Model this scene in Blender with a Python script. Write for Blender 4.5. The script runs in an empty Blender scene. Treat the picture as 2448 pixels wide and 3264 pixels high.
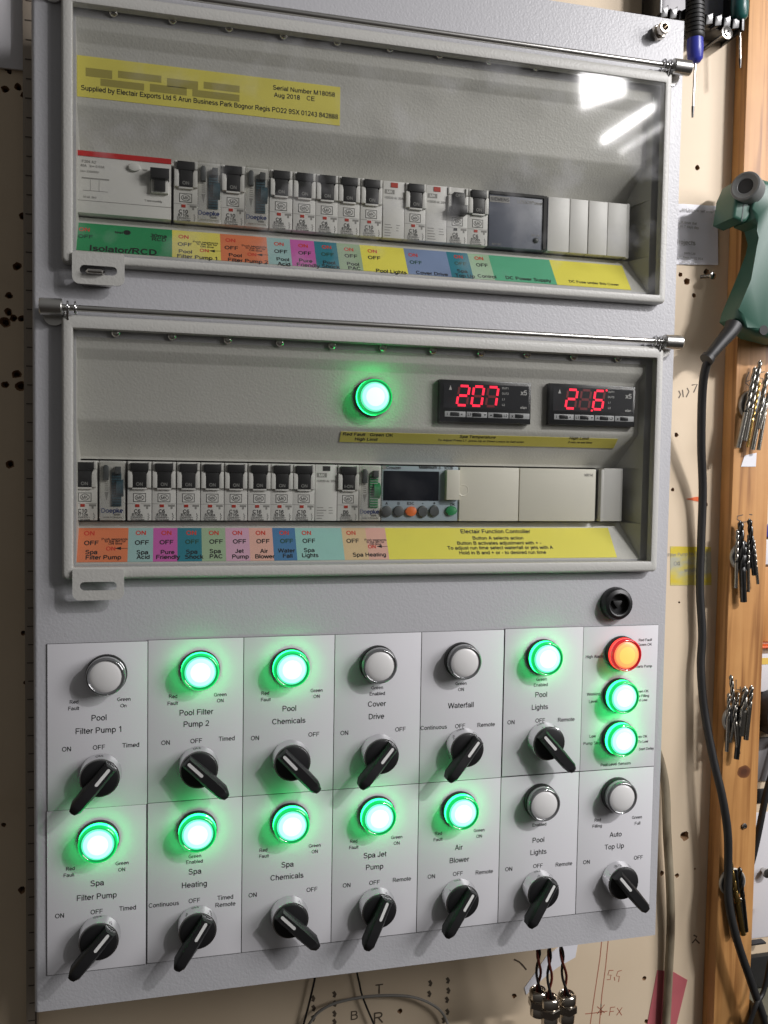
import bpy, bmesh, math, random
from mathutils import Vector, Matrix
random.seed(7)
sc = bpy.context.scene
COL = sc.collection

# ------------------------------------------------------------------ camera
CX = Vector((0.0858416, -0.6579059, 0.1277966))
RR = ((0.9710934934, -0.2381569353, 0.0160841913),
      (0.0041680614, -0.0504540798, -0.9987176844),
      (0.2386630561, 0.9699152850, -0.0480029759))
cam_d = bpy.data.cameras.new('camera')
cam = bpy.data.objects.new('camera', cam_d)
COL.objects.link(cam)
cam_d.sensor_fit = 'HORIZONTAL'
cam_d.sensor_width = 36.0
cam_d.lens = 36.0 * 2767.0 / 2448.0
cam_d.clip_start = 0.02
cam_d.clip_end = 60
mw = Matrix(((RR[0][0], -RR[1][0], -RR[2][0], CX.x),
             (RR[0][1], -RR[1][1], -RR[2][1], CX.y),
             (RR[0][2], -RR[1][2], -RR[2][2], CX.z),
             (0, 0, 0, 1)))
cam.matrix_world = mw
sc.camera = cam

# ------------------------------------------------------------------ light
world = bpy.data.worlds.new('World')
sc.world = world
world.use_nodes = True
wn = world.node_tree
bg = wn.nodes['Background']
tc = wn.nodes.new('ShaderNodeTexCoord')
sp = wn.nodes.new('ShaderNodeSeparateXYZ')
rp = wn.nodes.new('ShaderNodeValToRGB')
mp = wn.nodes.new('ShaderNodeMath'); mp.operation = 'MULTIPLY_ADD'; mp.inputs[1].default_value = 0.5; mp.inputs[2].default_value = 0.5
wn.links.new(tc.outputs['Generated'], sp.inputs[0]); wn.links.new(sp.outputs['Z'], mp.inputs[0])
wn.links.new(mp.outputs[0], rp.inputs[0]); wn.links.new(rp.outputs[0], bg.inputs[0])
rp.color_ramp.elements[0].color = (0.10, 0.085, 0.075, 1)
rp.color_ramp.elements[0].position = 0.25
rp.color_ramp.elements[1].color = (0.62, 0.61, 0.60, 1)
rp.color_ramp.elements[1].position = 0.8
bg.inputs[1].default_value = 0.23


def lamp(name, a, b, width, power, color=(1, 0.975, 0.985), target=(0.30, 0.0, 0.12)):
    """lamp or added fill: a rectangular area light running from a to b, facing the panel"""
    a = Vector(a); b = Vector(b)
    l = bpy.data.lights.new(name, 'AREA'); l.shape = 'RECTANGLE'
    l.size = (b - a).length; l.size_y = width; l.energy = power; l.color = color
    o = bpy.data.objects.new(name, l); COL.objects.link(o)
    x = (b - a).normalized(); mid = (a + b) / 2
    z = (mid - Vector(target)); z = (z - x * z.dot(x)).normalized(); y = z.cross(x)
    o.matrix_world = Matrix(((x.x, y.x, z.x, mid.x), (x.y, y.y, z.y, mid.y), (x.z, y.z, z.z, mid.z), (0, 0, 0, 1)))
    return o


lamp('strip_light', (1.16, -1.06, 0.97), (1.50, -1.28, 1.20), 0.035, 57)
lamp('fluorescent_tube', (0.944, -1.018, 0.810), (1.10, -1.090, 0.925), 0.014, 0.55)
lamp('fluorescent_tube_dim', (0.985, -1.018, 0.792), (1.13, -1.090, 0.893), 0.009, 0.09)
lamp('workshop_lamp', (0.892, -1.018, 0.908), (0.992, -1.022, 0.950), 0.075, 0.9)
lamp('added_fill_light', (1.95, -0.80, 0.80), (1.95, -1.70, 0.80), 1.0, 35)  # unseen soft fill added from the right to lift the dark lower left

sc.view_settings.view_transform = 'Standard'
sc.view_settings.look = 'None'
sc.view_settings.exposure = 0.0
sc.view_settings.gamma = 1.0
sc.render.engine = 'CYCLES'
sc.cycles.max_bounces = 8
sc.cycles.transparent_max_bounces = 12
sc.cycles.caustics_reflective = False
sc.cycles.caustics_refractive = False

# ------------------------------------------------------------------ helpers
# modelling space, millimetres: (x right, z up, d out of the door towards the room)
S = 2448 / 1659.0
C3 = Vector((CX.x * 1000, CX.z * 1000, -CX.y * 1000))


def ray(px, py):
    a = (px * S - 1224) / 2767.0; b = (py * S - 1632) / 2767.0
    w = [a * RR[0][i] + b * RR[1][i] + RR[2][i] for i in range(3)]
    return Vector((w[0], w[2], -w[1]))


def at(px, py, d):
    r = ray(px, py); t = (d - C3.z) / r.z
    p = C3 + r * t
    return (p.x, p.y)


def hit(px, py, O, n):
    r = ray(px, py); O = Vector(O); n = Vector(n)
    return C3 + r * ((O - C3).dot(n) / r.dot(n))


class Frame:
    def __init__(s, O, u=(1, 0, 0), v=(0, 1, 0)):
        s.O = Vector(O); s.u = Vector(u).normalized(); s.v = Vector(v).normalized(); s.n = s.u.cross(s.v)

    def __call__(s, a, b, c=0):
        return s.O + s.u * a + s.v * b + s.n * c

    def px(s, px, py):
        p = hit(px, py, s.O, s.n) - s.O
        return (p.dot(s.u), p.dot(s.v))


def front(d):
    return Frame((0, 0, d))


# a plain grotesque letter set drawn as strokes: cap height 0.716, x height 0.52 of an em
ADV = dict(zip('ABCDEFGHIJKLMNOPQRSTUVWXYZ', (.667, .667, .722, .722, .667, .611, .778, .722, .278, .5, .667, .556, .833, .722, .778, .667, .778, .722, .667, .611, .722, .667, .944, .667, .667, .611)))
ADV.update(dict(zip('abcdefghijklmnopqrstuvwxyz', (.556, .556, .5, .556, .556, .278, .556, .556, .222, .222, .5, .222, .833, .556, .556, .556, .556, .333, .5, .278, .556, .5, .722, .5, .5, .5))))
ADV.update({c: .556 for c in '0123456789'}); ADV.update({' ': .278, '.': .278, '/': .278, '-': .333, '+': .584, '=': .584, '~': .584, '!': .278})


def _arc(cx, cy, rx, ry, a, b, n=None):
    n = n or max(4, int(abs(b - a) / 22))
    return [(cx + rx * math.cos(math.radians(a + (b - a) * i / n)), cy + ry * math.sin(math.radians(a + (b - a) * i / n))) for i in range(n + 1)]


def _glyphs():
    H = .67; X = .475; B = .045; G = {}; A = _arc
    def L(*p): return ('L', list(p))
    def C(*parts):
        out = []
        for q in parts: out += q if isinstance(q, list) else [q]
        return ('C', out)
    G['A'] = [L((.06, 0), (.333, .716)), L((.333, .716), (.607, 0)), L((.16, .24), (.507, .24))]
    G['B'] = [L((.12, 0), (.12, .716)), C((.12, H), (.36, H), A(.36, .53, .18, .14, 90, -90), (.12, .39)), C((.12, .39), (.38, .39), A(.38, .2175, .2, .1725, 90, -90), (.12, B))]
    G['C'] = [C(A(.38, .358, .285, .315, 38, 322))]
    G['D'] = [L((.125, 0), (.125, .716)), C((.125, H), (.33, H), A(.33, .358, .3, .312, 90, -90), (.125, B))]
    G['E'] = [L((.125, 0), (.125, .716)), L((.125, H), (.61, H)), L((.125, .375), (.58, .375)), L((.125, B), (.625, B))]
    G['F'] = [L((.125, 0), (.125, .716)), L((.125, H), (.57, H)), L((.125, .36), (.52, .36))]
    G['G'] = [C(A(.39, .358, .3, .315, 40, 330), (.68, .13)), L((.68, .09), (.68, .35)), L((.41, .325), (.71, .325))]
    G['H'] = [L((.125, 0), (.125, .716)), L((.597, 0), (.597, .716)), L((.125, .375), (.597, .375))]
    G['I'] = [L((.139, 0), (.139, .716))]
    G['J'] = [C((.37, .716), (.37, .2), A(.22, .19, .15, .15, 0, -180))]
    G['K'] = [L((.12, 0), (.12, .716)), L((.13, .25), (.58, .716)), L((.29, .42), (.62, 0))]
    G['L'] = [L((.12, 0), (.12, .716)), L((.12, B), (.53, B))]
    G['M'] = [L((.115, 0), (.115, .716)), L((.13, .716), (.417, 0)), L((.417, 0), (.703, .716)), L((.718, 0), (.718, .716))]
    G['N'] = [L((.12, 0), (.12, .716)), L((.13, .70), (.592, .016)), L((.602, 0), (.602, .716))]
    G['O'] = [C(A(.389, .358, .3, .318, 0, 360))]
    G['P'] = [L((.125, 0), (.125, .716)), C((.125, H), (.38, H), A(.38, .505, .19, .165, 90, -90), (.125, .34))]
    G['Q'] = G['O'] + [L((.45, .2), (.7, -.03))]
    G['R'] = [L((.125, 0), (.125, .716)), C((.125, H), (.41, H), A(.41, .52, .18, .15, 90, -90), (.125, .37)), L((.36, .36), (.65, 0))]
    G['S'] = [C(A(.333, .53, .21, .145, 25, 180), A(.35, .54, .23, .165, 185, 255), A(.32, .19, .26, .19, 72, -10), A(.33, .19, .25, .15, -10, -165))]
    G['T'] = [L((.305, 0), (.305, .716)), L((.02, H), (.59, H))]
    G['U'] = [C((.12, .716), (.12, .26), A(.361, .26, .241, .22, 180, 360), (.602, .716))]
    G['V'] = [L((.05, .716), (.333, 0)), L((.333, 0), (.617, .716))]
    G['W'] = [L((.05, .716), (.245, 0)), L((.245, 0), (.472, .716)), L((.472, .716), (.70, 0)), L((.70, 0), (.895, .716))]
    G['X'] = [L((.05, 0), (.61, .716)), L((.06, .716), (.62, 0))]
    G['Y'] = [L((.04, .716), (.333, .3)), L((.627, .716), (.333, .3)), L((.333, .34), (.333, 0))]
    G['Z'] = [L((.05, H), (.56, H)), L((.55, .68), (.06, .04)), L((.03, B), (.57, B))]
    bowl = lambda cx=.278, rx=.19: C(A(cx, .26, rx, .225, 0, 360))
    G['a'] = [C((.075, .37), A(.27, .355, .175, .13, 155, 10), (.45, .36), (.45, .1), (.48, 0)), C((.45, .30), (.3, .275), A(.235, .15, .165, .115, 95, 270), (.33, .05), (.45, .17))]
    G['b'] = [L((.11, 0), (.11, .716)), bowl(.295)]
    G['c'] = [C(A(.275, .26, .195, .222, 42, 318))]
    G['d'] = [L((.445, 0), (.445, .716)), bowl(.262)]
    G['e'] = [C((.08, .265), (.478, .265), A(.278, .26, .2, .222, 2, 320))]
    G['f'] = [C((.13, 0), (.13, .58), A(.225, .575, .095, .1, 180, 75)), L((.02, .48), (.26, .48))]
    G['g'] = [bowl(.262), C((.445, .519), (.445, .0), A(.265, .0, .18, .16, 0, -150))]
    G['h'] = [L((.11, 0), (.11, .716)), C((.11, .28), A(.28, .3, .165, .18, 170, 0), (.445, 0))]
    G['i'] = [L((.111, 0), (.111, .519)), L((.111, .62), (.111, .716))]
    G['j'] = [C((.111, .519), (.111, -.1), (.08, -.16), (-.02, -.165)), L((.111, .62), (.111, .716))]
    G['k'] = [L((.105, 0), (.105, .716)), L((.11, .19), (.43, .519)), L((.23, .31), (.46, 0))]
    G['l'] = [L((.111, 0), (.111, .716))]
    G['m'] = [L((.11, 0), (.11, .519)), C((.11, .3), A(.265, .32, .15, .155, 170, 0), (.415, 0)), C((.415, .3), A(.57, .32, .15, .155, 170, 0), (.72, 0))]
    G['n'] = [L((.11, 0), (.11, .519)), C((.11, .28), A(.28, .3, .165, .18, 170, 0), (.445, 0))]
    G['o'] = [C(A(.278, .26, .2, .222, 0, 360))]
    G['p'] = [L((.11, -.2), (.11, .519)), bowl(.295)]
    G['q'] = [L((.445, -.2), (.445, .519)), bowl(.262)]
    G['r'] = [L((.11, 0), (.11, .519)), C((.11, .3), A(.26, .31, .14, .165, 170, 65))]
    G['s'] = [C(A(.25, .375, .16, .1, 25, 180), A(.26, .385, .17, .12, 190, 260), A(.245, .15, .18, .125, 70, -10), A(.25, .145, .175, .1, -10, -165))]
    G['t'] = [C((.13, .65), (.13, .11), A(.205, .11, .075, .068, 180, 290)), L((.02, .48), (.26, .48))]
    G['u'] = [L((.445, 0), (.445, .519)), C((.11, .519), (.11, .2), A(.275, .21, .165, .17, 185, 350))]
    G['v'] = [L((.035, .519), (.25, 0)), L((.25, 0), (.465, .519))]
    G['w'] = [L((.035, .519), (.195, 0)), L((.195, 0), (.361, .519)), L((.361, .519), (.527, 0)), L((.527, 0), (.687, .519))]
    G['x'] = [L((.03, 0), (.46, .519)), L((.04, .519), (.47, 0))]
    G['y'] = [L((.035, .519), (.255, 0)), C((.465, .519), (.25, -.06), (.19, -.16), (.06, -.165))]
    G['z'] = [L((.05, X), (.45, X)), L((.44, .48), (.06, .04)), L((.03, B), (.47, B))]
    G['0'] = [C(A(.278, .355, .195, .32, 0, 360))]
    G['1'] = [L((.32, 0), (.32, .716)), L((.32, .69), (.13, .55))]
    G['2'] = [C(A(.28, .49, .19, .185, 165, -25), (.3, .22), (.08, .05)), L((.05, B), (.5, B))]
    G['3'] = [C(A(.27, .52, .17, .15, 155, -75), (.24, .37)), C((.24, .37), A(.27, .2, .2, .17, 80, -160))]
    G['4'] = [L((.38, 0), (.38, .716)), L((.37, .70), (.05, .23)), L((.03, .205), (.52, .205))]
    G['5'] = [L((.14, H), (.49, H)), L((.14, .68), (.085, .34)), C((.085, .335), A(.27, .235, .205, .195, 140, -155))]
    G['6'] = [C(A(.28, .22, .195, .19, 0, 360)), C((.085, .22), (.085, .38), A(.29, .44, .2, .23, 190, 35))]
    G['7'] = [L((.05, H), (.5, H)), C((.49, .66), (.32, .4), (.22, 0))]
    G['8'] = [C(A(.278, .53, .165, .145, 0, 360)), C(A(.278, .2, .2, .165, 0, 360))]
    G['9'] = [C(A(.275, .49, .195, .185, 0, 360)), C((.47, .49), (.47, .3), A(.27, .27, .2, .23, 0, -145))]
    G['.'] = [L((.139, 0), (.139, .09))]
    G['/'] = [L((.01, -.01), (.27, .726))]
    G['-'] = [L((.04, .27), (.3, .27))]
    G['+'] = [L((.06, .34), (.52, .34)), L((.29, .11), (.29, .57))]
    G['='] = [L((.06, .25), (.52, .25)), L((.06, .43), (.52, .43))]
    G['~'] = [C((.08, .3), (.2, .38), (.38, .3), (.5, .38))]
    G['!'] = [L((.139, .2), (.139, .716)), L((.139, 0), (.139, .09))]
    return G


GLYPH = _glyphs()
TXT = {}


def text_mesh(s, bold):
    """flat letter shapes; x centred, baseline at y 0"""
    k = (s, round(bold, 3))
    if k in TXT: return TXT[k]
    w = .100 + min(.05, bold * 3.6)
    vs = []; fs = []
    x0 = 0.0; lay = 0
    for ch in s:
        for kind, pts in GLYPH.get(ch, []):
            lay = (lay + 1) % 5
            P = [Vector((x0 + p[0], p[1])) for p in pts]
            P = [p for i, p in enumerate(P) if i == 0 or (p - P[i - 1]).length > 1e-4]
            base = len(vs)
            for i, p in enumerate(P):
                if kind == 'C' and len(P) > 4 and (P[0] - P[-1]).length < 1e-3 and i in (0, len(P) - 1): t = P[1] - P[-2]; m = 1
                elif 0 < i < len(P) - 1:
                    a = (P[i] - P[i - 1]).normalized(); b_ = (P[i + 1] - P[i]).normalized(); t = a + b_
                    m = 1 / max(.6, math.sqrt(max(0.01, (1 + a.dot(b_)) / 2)))
                    if t.length < 1e-4: t = b_
                else: t = P[min(i + 1, len(P) - 1)] - P[max(i - 1, 0)]; m = 1
                t = t.normalized(); n_ = Vector((-t.y, t.x)) * (w / 2 * m)
                vs.append((p.x + n_.x, p.y + n_.y, lay)); vs.append((p.x - n_.x, p.y - n_.y, lay))
            for i in range(len(P) - 1):
                a = base + 2 * i; fs.append((a + 1, a + 3, a + 2, a))
        x0 += ADV.get(ch, .5)
    vs = [(v[0] - x0 / 2, v[1], v[2]) for v in vs]
    TXT[k] = (vs, fs)
    return TXT[k]


class MB:
    def __init__(s):
        s.bm = bmesh.new(); s.smooth = False

    def poly(s, pts, mi=0):
        f = s.bm.faces.new([s.bm.verts.new(p) for p in pts]); f.material_index = mi
        return f

    def box(s, x0, x1, z0, z1, d0, d1, mi=0, bev=0, F=None):
        P = [(x0, z0, d0), (x1, z0, d0), (x1, z1, d0), (x0, z1, d0), (x0, z0, d1), (x1, z0, d1), (x1, z1, d1), (x0, z1, d1)]
        if F: P = [F(*p) for p in P]
        v = [s.bm.verts.new(p) for p in P]
        fs = [s.bm.faces.new([v[i] for i in q]) for q in ((3, 2, 1, 0), (4, 5, 6, 7), (0, 1, 5, 4), (1, 2, 6, 5), (2, 3, 7, 6), (3, 0, 4, 7))]
        for f in fs: f.material_index = mi
        if bev:
            es = list({e for f in fs for e in f.edges})
            r = bmesh.ops.bevel(s.bm, geom=es, offset=bev, segments=2, profile=0.6, affect='EDGES', clamp_overlap=True)
            for f in r['faces']: f.material_index = mi
        return s

    def prism(s, pts, d0, d1, mi=0, bev=0, F=None, seg=2):
        F = F or (lambda a, b, c: Vector((a, b, c)))
        n = len(pts)
        area = sum(pts[i][0] * pts[(i + 1) % n][1] - pts[(i + 1) % n][0] * pts[i][1] for i in range(n))
        if area < 0: pts = pts[::-1]
        lo = [s.bm.verts.new(F(a, b, d0)) for a, b in pts]
        hi = [s.bm.verts.new(F(a, b, d1)) for a, b in pts]
        top = s.bm.faces.new(hi); bot = s.bm.faces.new(lo[::-1])
        fs = [top, bot]
        for i in range(n):
            fs.append(s.bm.faces.new([lo[i], lo[(i + 1) % n], hi[(i + 1) % n], hi[i]]))
        for f in fs: f.material_index = mi
        if bev:
            r = bmesh.ops.bevel(s.bm, geom=list(top.edges), offset=bev, segments=seg, profile=0.5, affect='EDGES', clamp_overlap=True)
            for f in r['faces']: f.material_index = mi
        return s

    def lathe(s, prof, cx=0, cz=0, n=40, mi=0, F=None, cap=True, a0=0.0):
        F = F or (lambda a, b, c: Vector((a, b, c)))
        rings = []
        for r, d in prof:
            if r < 1e-6: rings.append([s.bm.verts.new(F(cx, cz, d))])
            else: rings.append([s.bm.verts.new(F(cx + r * math.cos(a0 + 2 * math.pi * k / n), cz + r * math.sin(a0 + 2 * math.pi * k / n), d)) for k in range(n)])
        for A, B in zip(rings, rings[1:]):
            for k in range(n):
                k2 = (k + 1) % n
                if len(A) == 1 and len(B) == 1: continue
                if len(A) == 1: q = [A[0], B[k2], B[k]]
                elif len(B) == 1: q = [A[k], A[k2], B[0]]
                else: q = [A[k], A[k2], B[k2], B[k]]
                f = s.bm.faces.new(q); f.material_index = mi; f.smooth = True
        if cap:
            if len(rings[-1]) > 1: s.bm.faces.new(rings[-1]).material_index = mi
            if len(rings[0]) > 1: s.bm.faces.new(rings[0][::-1]).material_index = mi
        return s

    def tube(s, path, r, n=10, mi=0, rr=None):
        path = [Vector(p) for p in path]
        rings = []
        up = Vector((0, 0, 1))
        for i, p in enumerate(path):
            t = (path[min(i + 1, len(path) - 1)] - path[max(i - 1, 0)]).normalized()
            if abs(t.dot(up)) > 0.95: up = Vector((1, 0, 0))
            a = t.cross(up).normalized(); b = a.cross(t)
            up = b
            ri = rr[i] if rr else r
            rings.append([s.bm.verts.new(p + a * (ri * math.cos(2 * math.pi * k / n)) + b * (ri * math.sin(2 * math.pi * k / n))) for k in range(n)])
        for A, B in zip(rings, rings[1:]):
            for k in range(n):
                f = s.bm.faces.new([A[k], A[(k + 1) % n], B[(k + 1) % n], B[k]]); f.smooth = True; f.material_index = mi
        s.bm.faces.new(rings[0][::-1]).material_index = mi
        s.bm.faces.new(rings[-1]).material_index = mi
        return s

    def text(s, t, a, b, size, F, mi=0, bold=0.0, xs=1.0, lift=0.15, rot=0.0, align='C'):
        vs, fs = text_mesh(t, bold)
        if not vs: return s
        if align == 'L':
            off = -min(v[0] for v in vs)
        else: off = 0
        cr, sr = math.cos(rot), math.sin(rot)
        V = []
        for v in vs:
            x = (v[0] + off) * size * xs; y = (v[1] - 0.36) * size
            V.append(s.bm.verts.new(F(a + x * cr - y * sr, b + x * sr + y * cr, lift + v[2] * 0.012)))
        for f in fs:
            try: g = s.bm.faces.new([V[i] for i in f]); g.material_index = mi
            except ValueError: pass
        return s

    def stroke(s, pts, w, F, mi=0, lift=0.15):
        """a hand drawn line: flat strip along pts (a,b)"""
        pts = [Vector(p) for p in pts]
        L = []; R = []
        for i, p in enumerate(pts):
            t = (pts[min(i + 1, len(pts) - 1)] - pts[max(i - 1, 0)])
            t = t.normalized(); nrm = Vector((-t.y, t.x)) * (w / 2)
            L.append(s.bm.verts.new(F(p.x + nrm.x, p.y + nrm.y, lift))); R.append(s.bm.verts.new(F(p.x - nrm.x, p.y - nrm.y, lift)))
        for i in range(len(pts) - 1):
            s.bm.faces.new([R[i], R[i + 1], L[i + 1], L[i]]).material_index = mi
        return s

    def build(s, name, mats, parent=None, origin=None, label=None, cat=None, group=None, kind=None, smooth=None):
        if not isinstance(mats, (list, tuple)): mats = [mats]
        if origin is None: origin = ORG[parent.name] if parent else (0, 0, 0)
        bmesh.ops.recalc_face_normals(s.bm, faces=s.bm.faces[:]) if getattr(s, 'recalc', True) else None
        o3 = Vector(origin)
        for v in s.bm.verts:
            p = v.co - o3
            v.co = Vector((p.x, -p.z, p.y)) / 1000
        me = bpy.data.meshes.new(name); s.bm.to_mesh(me); s.bm.free()
        for m in mats: me.materials.append(m)
        if smooth is not None:
            for p in me.polygons: p.use_smooth = True
            try: me.set_sharp_from_angle(angle=math.radians(smooth))
            except Exception: pass
        else:
            try: me.set_sharp_from_angle(angle=math.radians(40))
            except Exception: pass
        return link(name, me, parent, origin, label, cat, group, kind)


ORG = {}


def link(name, data, parent=None, origin=(0, 0, 0), label=None, cat=None, group=None, kind=None):
    o = bpy.data.objects.new(name, data); COL.objects.link(o)
    ORG[o.name] = tuple(origin)
    po = ORG[parent.name] if parent else (0, 0, 0)
    d = Vector(origin) - Vector(po)
    o.location = Vector((d.x, -d.z, d.y)) / 1000
    if parent: o.parent = parent
    if label: o['label'] = label
    if cat: o['category'] = cat
    if group: o['group'] = group
    if kind: o['kind'] = kind
    return o


def empty(name, origin, label, cat, group=None):
    return link(name, None, None, origin, label, cat, group)


def dup(src, parent, origin, label=None):
    """copy a part and its sub-parts to another place"""
    c = src.copy(); COL.objects.link(c); c.parent = parent
    ORG[c.name] = tuple(origin)
    po = ORG[parent.name] if parent else (0, 0, 0)
    d = Vector(origin) - Vector(po)
    c.location = Vector((d.x, -d.z, d.y)) / 1000
    if 'label' in c: del c['label']
    if label: c['label'] = label
    for ch in list(src.children):
        g = ch.copy(); COL.objects.link(g); g.parent = c
        co = Vector(ORG[ch.name]) - Vector(ORG[src.name]) + Vector(origin)
        ORG[g.name] = tuple(co)
    return c


# ------------------------------------------------------------------ materials
def mat(name, col, rough=0.5, metal=0.0, spec=0.5, bump=0, bscale=800, bdist=0.0003, var=0.0, vscale=30, emit=None, estr=0, coat=0, stretch=None, detail=2):
    m = bpy.data.materials.new(name); m.use_nodes = True
    nt = m.node_tree; b = nt.nodes['Principled BSDF']
    b.inputs['Base Color'].default_value = (*col, 1); b.inputs['Roughness'].default_value = rough
    b.inputs['Metallic'].default_value = metal; b.inputs['Specular IOR Level'].default_value = spec
    b.inputs['Coat Weight'].default_value = coat
    if emit:
        b.inputs['Emission Color'].default_value = (*emit, 1); b.inputs['Emission Strength'].default_value = estr
    if bump or var:
        t = nt.nodes.new('ShaderNodeTexCoord')
        mpn = nt.nodes.new('ShaderNodeMapping'); nt.links.new(t.outputs['Object'], mpn.inputs[0])
        if stretch: mpn.inputs['Scale'].default_value = stretch
    if bump:
        n = nt.nodes.new('ShaderNodeTexNoise'); n.inputs['Scale'].default_value = bscale; n.inputs['Detail'].default_value = detail
        nt.links.new(mpn.outputs[0], n.inputs['Vector'])
        bp = nt.nodes.new('ShaderNodeBump'); bp.inputs['Strength'].default_value = bump; bp.inputs['Distance'].default_value = bdist
        nt.links.new(n.outputs['Fac'], bp.inputs['Height']); nt.links.new(bp.outputs[0], b.inputs['Normal'])
    if var:
        n2 = nt.nodes.new('ShaderNodeTexNoise'); n2.inputs['Scale'].default_value = vscale; n2.inputs['Detail'].default_value = 6
        nt.links.new(mpn.outputs[0], n2.inputs['Vector'])
        mx = nt.nodes.new('ShaderNodeMix'); mx.data_type = 'RGBA'
        mx.inputs['A'].default_value = (*[c * (1 - var) for c in col], 1); mx.inputs['B'].default_value = (*[min(1, c * (1 + var)) for c in col], 1)
        nt.links.new(n2.outputs['Fac'], mx.inputs['Factor']); nt.links.new(mx.outputs['Result'], b.inputs['Base Color'])
    return m


M = {}
M['paint'] = mat('grey_powder_coat', (0.505, 0.505, 0.523), 0.40, bump=0.36, bscale=560, bdist=0.0005, var=0.03, vscale=8, detail=1)
M['paint_in'] = mat('cream_grey_paint', (0.53, 0.525, 0.49), 0.42, bump=0.5, bscale=560, bdist=0.0004, var=0.03, vscale=10, detail=1)
M['label'] = mat('white_label_card', (0.74, 0.735, 0.76), 0.42, bump=0.08, bscale=900, var=0.02, vscale=14)
M['edge'] = mat('engraved_label_edge', (0.015, 0.015, 0.018), 0.5)
M['ink'] = mat('black_ink', (0.012, 0.012, 0.014), 0.5)
M['redink'] = mat('red_ink', (0.62, 0.05, 0.03), 0.5)
M['greyink'] = mat('grey_ink', (0.26, 0.255, 0.24), 0.6)
M['greenink'] = mat('dark_green_ink', (0.012, 0.07, 0.045), 0.6)
M['blueink'] = mat('blue_ink', (0.03, 0.05, 0.19), 0.5)
M['whiteink'] = mat('pale_ink', (0.45, 0.45, 0.44), 0.6)
M['black'] = mat('black_plastic', (0.012, 0.012, 0.013), 0.42, bump=0.05, bscale=1200, var=0.2, vscale=60)
M['black_matt'] = mat('black_rubber', (0.014, 0.014, 0.014), 0.5, var=0.25, vscale=80)
M['chrome'] = mat('chrome', (0.78, 0.78, 0.79), 0.09, metal=1)
M['rod'] = mat('satin_steel_rod', (0.62, 0.61, 0.58), 0.30, metal=1)
M['steel'] = mat('brushed_steel', (0.60, 0.58, 0.55), 0.22, metal=1, bump=0.12, bscale=300, var=0.08, vscale=90)
M['drill'] = mat('worn_tool_steel', (0.36, 0.34, 0.30), 0.27, metal=1, bump=0.2, bscale=500, var=0.3, vscale=160)
M['drill_dark'] = mat('black_oxide_steel', (0.09, 0.09, 0.088), 0.3, metal=1, bump=0.2, bscale=500, var=0.35, vscale=160)
M['gold'] = mat('golden_coating', (0.62, 0.42, 0.14), 0.25, metal=1, var=0.2, vscale=140)
M['nickel'] = mat('nickel_plate', (0.62, 0.57, 0.50), 0.16, metal=1, var=0.12, vscale=70)
M['mcb'] = mat('white_moulding', (0.66, 0.655, 0.625), 0.42, bump=0.05, bscale=900, var=0.03, vscale=40)
M['mcb2'] = mat('pale_grey_moulding', (0.60, 0.595, 0.57), 0.42, var=0.03, vscale=40)
M['cream'] = mat('cream_moulding', (0.68, 0.66, 0.57), 0.42, bump=0.05, bscale=1200, var=0.03, vscale=30)
M['dark_gap'] = mat('dark_slot', (0.02, 0.02, 0.02), 0.7)
M['slate'] = mat('slate_grey_face', (0.105, 0.118, 0.155), 0.4, var=0.12, vscale=20)
M['bluegrey'] = mat('blue_grey_face', (0.34, 0.41, 0.46), 0.35, var=0.04, vscale=30)
M['screen'] = mat('dark_display', (0.006, 0.008, 0.014), 0.12, var=0.2, vscale=60)
M['rubber'] = mat('grey_button', (0.075, 0.082, 0.085), 0.45)
M['orange'] = mat('orange_button', (0.75, 0.16, 0.03), 0.4)
M['greenb'] = mat('green_button', (0.02, 0.24, 0.08), 0.4)
M['dial'] = mat('blue_grey_dial', (0.03, 0.075, 0.10), 0.4, var=0.5, vscale=300)
M['redb'] = mat('red_flag', (0.42, 0.035, 0.02), 0.4)
M['redband'] = mat('red_band', (0.55, 0.02, 0.02), 0.4)
M['meter'] = mat('meter_bezel', (0.012, 0.013, 0.015), 0.28)
M['meter_face'] = mat('meter_window', (0.012, 0.013, 0.017), 0.3)
M['meter_key'] = mat('grey_key_strip', (0.36, 0.37, 0.38), 0.45)
M['led'] = mat('lit_red_segment', (0.5, 0.01, 0.02), 0.4, emit=(1.0, 0.012, 0.055), estr=1.5)
M['led_off'] = mat('bleed_glow_segment', (0.10, 0.012, 0.016), 0.4, emit=(1.0, 0.02, 0.06), estr=0.05)  # off segments given a faint emission, imitating bleed from the lit digits
M['green_side'] = mat('lit_green_lens_side', (0.0, 0.3, 0.08), 0.12, emit=(0.015, 1.0, 0.20), estr=8.0, coat=0.6)
M['green_groove'] = mat('lit_green_lens_groove', (0.0, 0.12, 0.03), 0.12, emit=(0.0, 1.0, 0.2), estr=0.22, coat=0.6)
M['red_side'] = mat('lit_red_lens_side', (0.35, 0.0, 0.01), 0.12, emit=(1.0, 0.06, 0.04), estr=1.5, coat=0.6)
M['red_groove'] = mat('lit_red_lens_groove', (0.2, 0.0, 0.01), 0.12, emit=(1.0, 0.03, 0.04), estr=0.25, coat=0.6)
M['green_ring'] = mat('lit_green_lens', (0.0, 0.30, 0.08), 0.12, emit=(0.0, 1.0, 0.16), estr=0.66, coat=0.6)
M['green_cap'] = mat('lit_green_diffuser', (0.5, 0.8, 0.7), 0.35, emit=(0.50, 1.0, 0.86), estr=1.75)
M['green_mid'] = mat('lit_green_diffuser_edge', (0.3, 0.8, 0.6), 0.35, emit=(0.10, 1.0, 0.55), estr=1.0)
M['green_half'] = mat('lit_green_diffuser_middle', (0.4, 0.8, 0.6), 0.35, emit=(0.36, 1.0, 0.78), estr=1.3)
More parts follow.
